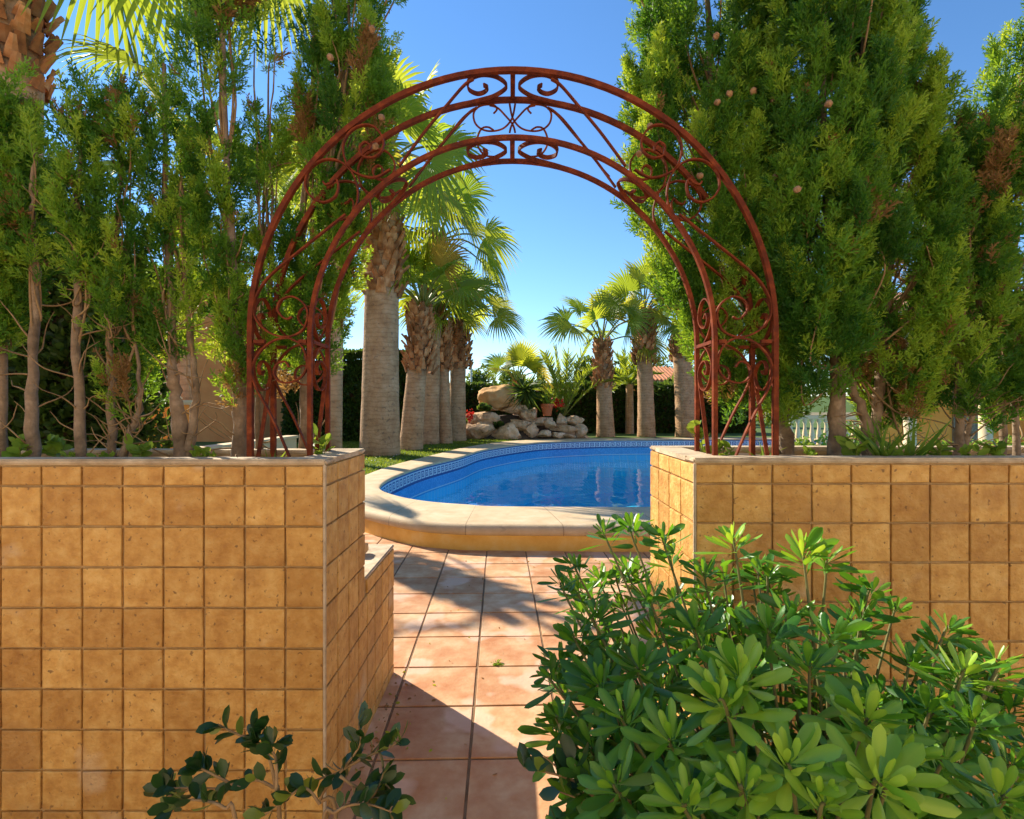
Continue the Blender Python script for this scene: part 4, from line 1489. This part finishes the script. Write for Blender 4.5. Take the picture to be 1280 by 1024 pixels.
ROCKS = [  # px, py, half w px, half h px, depth, label
    (624, 496, 23, 13, 22.6, 'big smooth orange boulder crowning the rockery'),
    (597, 540, 26, 12, 21.6, 'long flat sandstone slab at the front left of the rockery'),
    (574, 548, 9, 7, 21.2, 'small brown stone at the left end of the rockery'),
    (580, 553, 7, 4, 21.0, 'low brown cobble beside the pool edge, left end of rockery'),
    (608, 522, 22, 9, 22.0, 'tilted pale slab below the big boulder'),
    (590, 527, 12, 8, 21.9, 'cream stone left of the tilted slab'),
    (634, 543, 17, 11, 21.6, 'rounded warm block in the front middle of the rockery'),
    (650, 532, 16, 9, 21.9, 'brown stone behind the front middle block'),
    (664, 538, 10, 9, 21.7, 'pale round stone right of the front middle block'),
    (662, 520, 14, 8, 22.3, 'grey stone right under the hanging grass plant'),
    (677, 527, 17, 5, 22.1, 'long tilted stone leading up to the clay pot'),
    (686, 529, 9, 6, 21.8, 'pink stone just below the clay pot'),
    (702, 527, 9, 8, 22.0, 'round pale stone right of the clay pot'),
    (716, 525, 10, 6, 22.1, 'slanted stone right of the round pale one'),
    (711, 536, 23, 4, 21.8, 'long thin plank like rock at the right of the rockery'),
    (726, 540, 8, 9, 21.8, 'upright end stone at the right tip of the rockery'),
    (681, 543, 9, 5, 21.6, 'small dark stone at the front of the rockery'),
    (698, 544, 9, 4, 21.6, 'flat grey stone along the front edge of the rockery'),
    (712, 546, 8, 4, 21.6, 'little pale stone below the plank like rock'),
    (612, 508, 12, 6, 22.4, 'cream stone wedged under the left of the big boulder'),
    (644, 512, 14, 6, 22.5, 'orange stone wedged under the right of the big boulder'),
]
for i, (px, py, hw, hh, Y, lab) in enumerate(ROCKS):
    c = P(px, py, Y)
    m_ = Y / F_PX
    mb = MB()
    mb.bm(rock_mesh(c, hw * m_ * 1.08, max(.35, min(hw, hh * 1.6) * m_), hh * m_ * 1.15, i + 1, 4 if hw > 8 else 3, .25 if i == 0 else .5), 0, random.random())
    tag(mb.build('boulder' if i == 0 else 'rock', M['boulder'] if i == 0 else M['rock'], origin=c, smooth=True), lab, 'boulder' if i == 0 else 'rock', 'rocks of the rockery')
# mound of earth that carries the rockery
mb = MB()
V, F = [], []
nx, ny = 40, 16
for j in range(ny):
    for i in range(nx):
        x, y = -3.1 + 6.6 * i / (nx - 1), 21.35 + 3.4 * j / (ny - 1)
        xc = (x - .1) / 3.3
        z = .2 + max(0, 1 - xc * xc) * (min(1, (y - 21.3) / 1.2)) * (1.0 if x < .6 else .75) * (1 if y < 23.6 else max(0, (24.8 - y) / 1.2)) + .06 * noise.noise((x * 2, y * 2, 0))
        V.append((x, y, z))
F = [(j * nx + i, j * nx + i + 1, (j + 1) * nx + i + 1, (j + 1) * nx + i) for j in range(ny - 1) for i in range(nx - 1)]
mb.add(V, F)
tag(mb.build('rockery_soil', M['soil'], smooth=True), kind='structure')
# chunk of stone on the ledge of the left planter
c = (-.822, 2.86, .775)
mb = MB()
mb.bm(rock_mesh(c, .05, .07, .036, 33, 3), 0, .6)
tag(mb.build('stone', M['boulder'], origin=c, smooth=True), 'ochre stone chunk lying on the low ledge of the left wall', 'stone')

# ---- potted plants and flowers of the rockery
def tuft(name, label, cat, c, n, L, tm, mt, spread=.8, droop=False, parts=None):
    rt = thing(name, c, label, cat)
    lf = MB()
    pos = np.tile(np.array(tuple(c)), (n, 1)) + rng.normal(0, L * .06, (n, 3)) * np.array([1, 1, .2])
    D = np.column_stack([rng.normal(0, spread, n), rng.normal(0, spread, n), np.full(n, 1.0)])
    if droop:
        D[:, 2] = rng.uniform(-.9, 1, n)
    scatter(lf, tm, pos, D, L * rng.uniform(.6, 1.1, n), rng.random(n))
    lf.build('leaves', mt, rt, smooth=True)
    return rt


def pot(rt, c, r, h):
    mb = MB()
    mb.lathe(c, [(0.001, .0), (r * .68, 0), (r * .98, h * .78), (r * 1.08, h * .80), (r * 1.08, h), (r * .92, h), (r * .9, h * .9), (0.001, h * .9)], 20)
    mb.build('pot', M['clay'], rt, smooth=False)


tuft('hanging_plant', 'dark green strappy plant spilling down beside the boulder', 'plant', P(657, 487, 22.0), 150, .95, (BLADE_W[0] * np.array([.45, 1.6, 1]), BLADE_W[1]), M['hedge'], .8, True)
c = P(684, 520, 22.0)
rt = tuft('potted_plant', 'bright clay pot with a pale spiky plant on the rocks', 'potted plant', P(684, 508, 22.0), 26, .75, BLADE, M['herb'], .55)
pot(rt, c, .24, .50)
c = P(697, 520, 22.3)
rt = tuft('geranium', 'red flowered plant in dark leaves right of the clay pot', 'flower', P(698, 518, 22.3), 60, .32, OVAL, M['hedge'], .9)
fl = MB()
n_ = 70
scatter(fl, OVAL, np.array(P(696, 505, 22.2)) + rng.normal(0, .10, (n_, 3)), rng.normal(0, 1, (n_, 3)), np.full(n_, .13), rng.random(n_))
fl.build('flowers', M['petal'], rt)
c = P(573, 545, 20.9)
rt = tuft('geranium', 'red flowered pot plant left of the rockery, bright green leaves', 'flower', P(577, 532, 20.9), 80, .34, OVAL, M['herb'], .9)
fl = MB()
scatter(fl, OVAL, np.array(P(571, 517, 20.9)) + rng.normal(0, .11, (n_, 3)), rng.normal(0, 1, (n_, 3)), np.full(n_, .13), rng.random(n_))
fl.build('flowers', M['petal'], rt)
fl = MB()
scatter(fl, OVAL, np.array(P(588, 519, 20.9)) + rng.normal(0, .10, (n_, 3)), rng.normal(0, 1, (n_, 3)), np.full(n_, .12), rng.random(n_))
fl.build('flowers', M['petal'], rt)
pot(rt, P(575, 546, 20.9), .2, .36)
for px, py, lab in ((605, 513, 'grey green cushion plant left of the boulder'), (622, 535, 'dark creeping plant on the flat slab'), (588, 537, 'small dark cushion plant above the front left slab')):
    tuft('cushion_plant', lab, 'plant', P(px, py, 21.75), 90, .35, OVAL, M['hedge'], 1.6)

# ---- hedges
LEAF1 = oval_template(.35, .08, .1, .5, 3)


def hedge(label, x0, x1, y0, y1, z0, z1, n, leaf, bump=.12, mt='hedge', name='hedge'):
    rt = thing(name, ((x0 + x1) / 2, (y0 + y1) / 2, z0), label, 'hedge')
    core = MB()
    core.box(x0 + .25, x1 - .25, y0 + .25, y1 - .2, z0, z1 - .3)
    core.build('inner_twigs', M['soil'], rt)
    lf = MB()
    a1, a2, a3 = (x1 - x0) * (z1 - z0), (x1 - x0) * (y1 - y0), (y1 - y0) * (z1 - z0)
    q = rng.random(n) * (a1 + a2 + 2 * a3)
    u, v = rng.random(n), rng.random(n)
    pos = np.empty((n, 3))
    nr = np.empty((n, 3))
    f, tp = q < a1, (q >= a1) & (q < a1 + a2)
    sl, sr = (q >= a1 + a2) & (q < a1 + a2 + a3), q >= a1 + a2 + a3
    for msk, P3, N3 in ((f, (x0 + u * (x1 - x0), y0 + 0 * u, z0 + v * (z1 - z0)), (0, -1, .4)), (tp, (x0 + u * (x1 - x0), y0 + v * (y1 - y0), z1 + 0 * u), (0, 0, 1)),
                        (sl, (x0 + 0 * u, y0 + u * (y1 - y0), z0 + v * (z1 - z0)), (-1, 0, .4)), (sr, (x1 + 0 * u, y0 + u * (y1 - y0), z0 + v * (z1 - z0)), (1, 0, .4))):
        pos[msk] = np.column_stack(P3)[msk]
        nr[msk] = N3
    bu = np.array([noise.noise((p[0] * 1.3, p[1] * 1.3, p[2] * 1.3)) + .6 * noise.noise((p[0] * 4, p[1] * 4, p[2] * 4)) for p in pos])
    nn = nr / np.linalg.norm(nr, axis=1)[:, None]
    pos = pos + nn * (bu * bump - rng.random(n) ** 2 * .22)[:, None]
    D = nn + rng.normal(0, .7, (n, 3)) + np.array([0, 0, .4])
    scatter(lf, LEAF1, pos, D, leaf * rng.uniform(.6, 1.2, n), rng.random(n))
    lf.build('foliage', M[mt], rt)
    return rt


hedge('clipped dark hedge running behind the rockery and right palms', -6.5, 12, 26.4, 27.6, .2, 2.65, 26000, .16)
hedge('tall dark hedge standing behind the left palm trunks', -8.5, -3.2, 19.8, 20.8, .2, 3.6, 22000, .14)

# ---- lawn grass
n_ = 60000
gx, gy = rng.uniform(-7.5, 0.2, n_), rng.uniform(8.2, 22, n_)
edge = np.interp(gy, out[:, 1][60:190][np.argsort(out[:, 1][60:190])], out[:, 0][60:190][np.argsort(out[:, 1][60:190])])
kp = (gx < edge - .03)
gx, gy = gx[kp], gy[kp]
mb = MB()
tm = (blade_template(2, .16, .35))
scatter(mb, tm, np.column_stack([gx, gy, np.full(len(gx), .238)]), np.column_stack([rng.normal(0, .5, len(gx)), rng.normal(0, .5, len(gx)), np.ones(len(gx))]), rng.uniform(.03, .07, len(gx)), rng.random(len(gx)))
tag(mb.build('lawn_grass', M['grass']), kind='stuff')
mb = MB()
n_ = 22
fx, fy = rng.uniform(-4.5, -2.75, n_), rng.uniform(10, 15, n_)
for x, y in zip(fx, fy):
    mb.lathe((x, y, .285), [(.001, 0), (.02, .004), (.001, .012)], 7)
tag(mb.build('lawn_daisies', M['white']), kind='stuff')

# ---- far trees, houses, lamp
def broadleaf(label, px, Y, top_py, wpx, trunk_px=None, n=2600, leaf=.28, mt='treeleaf', name='garden_tree'):
    m_ = Y / F_PX
    X = (px - 640) * m_
    zt = ztop(top_py, Y)
    rt = thing(name, (X, Y, .2), label, 'tree', 'trees beyond the hedge')
    tr = MB()
    tr.tube([(X, Y, .1), (X + .1, Y, zt * .4), (X, Y, zt * .8)], [.16, .12, .04], 8)
    cz, hw, hh = zt * .62, wpx * m_ / 2, zt * .4
    pos, D = [], []
    nb = 16
    for k in range(nb):
        d = rng.normal(0, 1, 3)
        d /= np.linalg.norm(d)
        c = np.array([X, Y, cz]) + d * np.array([hw, hw * .8, hh]) * rng.uniform(.35, .75)
        tr.tube([(X, Y, zt * .4), tuple((np.array([X, Y, cz]) + c) / 2), tuple(c)], [.06, .04, .015], 5, False)
        q = rng.normal(0, 1, (n // nb, 3))
        q /= np.linalg.norm(q, axis=1)[:, None]
        rr_ = rng.uniform(.5, 1, (n // nb, 1)) ** .5
        pos.append(c + q * rr_ * np.array([hw, hw * .8, hh]) * rng.uniform(.3, .45))
        D.append(q + rng.normal(0, .6, q.shape) + np.array([0, 0, .3]))
    pos, D = np.concatenate(pos), np.concatenate(D)
    lf = MB()
    scatter(lf, LEAF1, pos, D, leaf * rng.uniform(.6, 1.2, len(pos)), rng.random(len(pos)))
    tr.build('trunk', M['bark'], rt)
    lf.build('crown', M[mt], rt)
    return rt


broadleaf('olive toned tree beyond the hedge left of the lamp post', 603, 40, 462, 45)
broadleaf('round tree beyond the hedge behind the boulder', 640, 48, 455, 50)
broadleaf('light green tree beyond the hedge right of the feather palm', 735, 34, 448, 42)
broadleaf('low green tree beyond the hedge left of the orange house', 765, 38, 452, 45)
broadleaf('rounded green tree on the slope above the orange house', 830, 55, 440, 70)
broadleaf('bright shrub like tree between house and last palm', 840, 30, 470, 45, leaf=.22)
broadleaf('tree half hidden behind the left palm cluster', 520, 34, 430, 90, n=3600)
broadleaf('wide tree behind the right cypress crowns', 905, 36, 440, 80, n=3200)


def house(name, label, x0, x1, y0, y1, zw, zr, wall, wins=(), over=.5, hip=True):
    rt = thing(name, ((x0 + x1) / 2, (y0 + y1) / 2, .2), label, 'house')
    mb = MB()
    mb.box(x0, x1, y0, y1, .15, zw)
    wl_ = mb.build('wall', M[wall], rt)
    mb = MB()
    a, b, c, d = x0 - over, x1 + over, y0 - over, y1 + over
    ins = min(b - a, d - c) * .42
    V = [(a, c, zw), (b, c, zw), (b, d, zw), (a, d, zw), (a, c, zw + .12), (b, c, zw + .12), (b, d, zw + .12), (a, d, zw + .12), (a + ins, (c + d) / 2, zr), (b - ins, (c + d) / 2, zr)]
    mb.add(V, [(3, 2, 1, 0), (0, 1, 5, 4), (1, 2, 6, 5), (2, 3, 7, 6), (3, 0, 4, 7), (4, 5, 9, 8), (6, 7, 8, 9)])
    mb.add(V, [(5, 6, 9), (7, 4, 8)])
    # rows of round tiles on the front slope
    nrow = int((b - a) / .28)
    for k in range(nrow):
        f = (k + .5) / nrow
        xb_ = a + (b - a) * f
        xt = min(max(xb_, a + ins), b - ins)
        fr_ = 1 if a + ins <= xb_ <= b - ins else (xb_ - a) / ins if xb_ < a + ins else (b - xb_) / ins
        mb.tube([(xb_, c - .02, zw + .12), (xb_, c + ((c + d) / 2 - c) * fr_, zw + .12 + (zr - zw - .12) * fr_)], .085, 6)
    mb.build('roof', M['rooftile'], rt)
    for (wx, wz, ww, wh, kind) in wins:
        fr = MB()
        fr.box(wx - ww / 2 - .07, wx + ww / 2 + .07, y0 - .05, y0 - .003, wz - .07, wz)
        fr.box(wx - ww / 2 - .07, wx + ww / 2 + .07, y0 - .05, y0 - .003, wz + wh, wz + wh + .07)
        fr.box(wx - ww / 2 - .07, wx - ww / 2, y0 - .05, y0 - .003, wz, wz + wh)
        fr.box(wx + ww / 2, wx + ww / 2 + .07, y0 - .05, y0 - .003, wz, wz + wh)
        fo_ = fr.build('door' if kind == 'door' else 'window', M['white'], rt)
        pn = MB()
        pn.box(wx - ww / 2, wx + ww / 2, y0 - .03, y0 - .004, wz, wz + wh)
        pn.build('pane', M['glass'], fo_)
    return rt


X = lambda px, Y: (px - 640) * Y / F_PX
house('house', 'orange house with tiled roof showing between the right palms', X(795, 40), X(850, 40) + 2, 40, 46, ztop(478, 40), ztop(455, 40) , 'orange_wall', [(X(808, 40), 1.2, 1.0, 1.6, 'win')], .8)
house('house', 'pale pink house with low roof beyond the rockery', X(672, 44), X(735, 44), 44, 51, ztop(492, 44), ztop(481, 44), 'salmon_wall', [(X(700, 44), 1.2, 1.1, 1.0, 'win')])
rt = thing('street_lamp', (X(589, 36), 36, .1), 'pale street lamp post behind the hedge left of the rockery', 'street lamp')
mb = MB()
mb.tube([(X(589, 36), 36, 0), (X(589, 36), 36, 3), (X(589, 36), 36, ztop(452, 36))], [.09, .08, .05], 8)
mb.build('pole', M['white'], rt)
mb = MB()
mb.tube([(X(589, 36), 36, ztop(452, 36)), (X(587, 36), 36, ztop(448, 36)), (X(582, 36), 36, ztop(447, 36))], [.045, .06, .10], 8)
mb.build('lamp_head', M['metal'], rt)

# hills far behind
mb = MB()
V, nx = [], 90
for j, (yy, hs) in enumerate(((150, 0), (200, .7), (280, 1))):
    for i in range(nx):
        x = -500 + 1000 * i / (nx - 1)
        V.append((x, yy, -1 + hs * (9 + 8 * noise.noise((x * .008, j, 3)) + 3 * noise.noise((x * .03, j, 7)))))
F = [(j * nx + i, j * nx + i + 1, (j + 1) * nx + i + 1, (j + 1) * nx + i) for j in range(2) for i in range(nx - 1)]
mb.add(V, F)
tag(mb.build('hills', M['turf'], smooth=True), kind='structure')

# ---- left garden behind the planter
hs = house('house', 'salmon rendered house wall seen through the left cypresses', -19, -10.3, 20.0, 26, 6.0, 7.4, 'salmon_wall', [(-14.5, 2.3, 1.3, 1.6, 'win')], .4)
px0 = P(199, 520, 8.0)
rt = thing('gate_pillar', (px0.x, 8.0, 0.2), 'orange rendered pillar with pale rounded cap beyond the left trunks', 'pillar')
mb = MB()
mb.box(px0.x - .16, px0.x + .30, 7.8, 8.26, .15, ztop(506, 8), bev=.01)
mb.build('shaft', M['orange_wall'], rt)
mb = MB()
z_ = ztop(506, 8)
mb.box(px0.x - .22, px0.x + .36, 7.74, 8.32, z_, z_ + .07, bev=.03)
mb.box(px0.x - .10, px0.x + .24, 7.86, 8.20, z_ + .07, z_ + .13, bev=.02)
mb.box(px0.x - .02, px0.x + .18, 7.92, 8.14, z_ + .13, z_ + .42, bev=.01)
mb.build('cap', M['cream_wall'], rt)
rt = thing('garden_wall', (-5.2, 8.0, .2), 'low cream garden wall running back from the orange pillar', 'wall')
mb = MB()
mb.box(-5.0, -4.82, 8.3, 11.9, .15, .85)
mb.build('wall', M['cream_wall'], rt)
mb = MB()
mb.box(-5.05, -4.77, 8.3, 11.9, .85, .91, bev=.01)
mb.build('capping', M['cream_wall'], rt)
hedge('dark tall conifer hedge behind the left cypress trunks', -4.9, -2.62, 3.5, 4.15, .62, 2.62, 24000, .065, .12)
rt = thing('fence', (-9.0, 9, .2), 'brown board fence at the far left behind the trunks', 'fence')
mb = MB()
for k in range(40):
    mb.box(-10.2 + k * .11, -10.2 + k * .11 + .10, 9.0, 9.03, .15, 1.75 + random.uniform(-.02, .02))
mb.build('boards', M['salmon_wall'], rt)
mb = MB()
mb.box(-10.2, -5.9, 9.032, 9.07, .5, .6)
mb.box(-10.2, -5.9, 9.032, 9.07, 1.3, 1.4)
mb.build('rails', M['bark'], rt)

# ---- right garden behind the planter: balustrade, porch
rt = thing('balustrade', (X(1005, 14), 14, .24), 'cream balustrade of turned balusters beyond the right trunks', 'balustrade')
x0, x1 = X(975, 14), X(1100, 14)
mb = MB()
mb.box(x0, x1, 13.9, 14.1, 1.22, 1.34, bev=.02)
mb.build('handrail', M['cream_wall'], rt)
mb = MB()
mb.box(x0, x1, 13.88, 14.12, .2, .56, bev=.02)
mb.build('plinth', M['cream_wall'], rt)
xx = x0 + .1
proto = None
while xx < x1 - .05:
    if proto is None:
        mb = MB()
        mb.lathe((xx, 14, .56), [(.06, 0), (.06, .05), (.04, .08), (.07, .22), (.062, .3), (.035, .46), (.035, .54), (.055, .58), (.055, .66)], 12)
        proto = mb.build('baluster', M['cream_wall'], rt, smooth=True)
        px_ = xx
    else:
        o = proto.copy()
        C.objects.link(o)
        o.parent = rt
        o.location = (xx - px_, 0, 0)
    xx += .185
rt = thing('porch', (X(1180, 13), 13, .24), 'orange rendered porch with white columns behind the right trunks', 'porch')
mb = MB()
mb.box(X(1080, 15), X(1330, 15), 15, 15.2, .15, 4.2)
wl_ = mb.build('wall', M['orange_wall'], rt)
mb = MB()
mb.box(X(1090, 13), X(1360, 13), 12.85, 15.0, 3.5, 3.75)
mb.build('lintel', M['orange_wall'], rt)
mb = MB()
mb.add([(X(1080, 13), 12.4, 3.75), (X(1390, 13), 12.4, 3.75), (X(1390, 13), 15.2, 4.7), (X(1080, 13), 15.2, 4.7), (X(1080, 13), 12.4, 3.87), (X(1390, 13), 12.4, 3.87), (X(1390, 13), 15.2, 4.82), (X(1080, 13), 15.2, 4.82)],
       [(3, 2, 1, 0), (4, 5, 6, 7), (0, 1, 5, 4), (1, 2, 6, 5), (2, 3, 7, 6), (3, 0, 4, 7)])
mb.build('roof', M['rooftile'], rt)
for px in (1137, 1232, 1330):
    mb = MB()
    mb.lathe((X(px, 13), 13, .2), [(.19, 0), (.19, .12), (.14, .16), (.135, 2.0), (.12, 3.05), (.17, 3.12), (.19, 3.2), (.19, 3.3)], 18)
    mb.build('column', M['cream_wall'], rt, smooth=True)
mb = MB()
mb.box(X(1190, 15), X(1225, 15), 14.93, 14.99, .2, 2.4)
dr = mb.build('door', M['bark'], rt)
rt = None
for i, (px, Y, h_, lab) in enumerate(((1000, 12.5, .5, 'yellow flowering shrub in front of the balustrade'), (1062, 11.5, .7, 'bright yellow green shrub behind the twin trunks'), (1200, 11.5, .55, 'low lime green shrub before the white column'), (1262, 11.5, .6, 'lime green shrub at the right end before the porch'))):
    c = Vector((X(px, Y), Y, .24))
    rt = thing('garden_shrub', c, lab, 'shrub', 'shrubs in the right garden')
    lf, st = MB(), MB()
    n_ = 700
    q = rng.normal(0, 1, (n_, 3))
    q /= np.linalg.norm(q, axis=1)[:, None]
    pos = np.array([c.x, c.y, c.z + h_ * .55]) + q * np.array([h_ * .9, h_ * .6, h_ * .5]) * (rng.random((n_, 1)) ** .4) * (1 + .3 * np.sin(q[:, :1] * 7))
    scatter(lf, LEAF1, pos, q + rng.normal(0, .5, q.shape), .09 * rng.uniform(.7, 1.2, n_), rng.uniform(.5, 1, n_))
    for k in range(8):
        st.tube([c, tuple(pos[k * 9])], [.012, .004], 4, False)
    st.build('stems', M['twig'], rt)
    lf.build('leaves', M['herb'], rt)
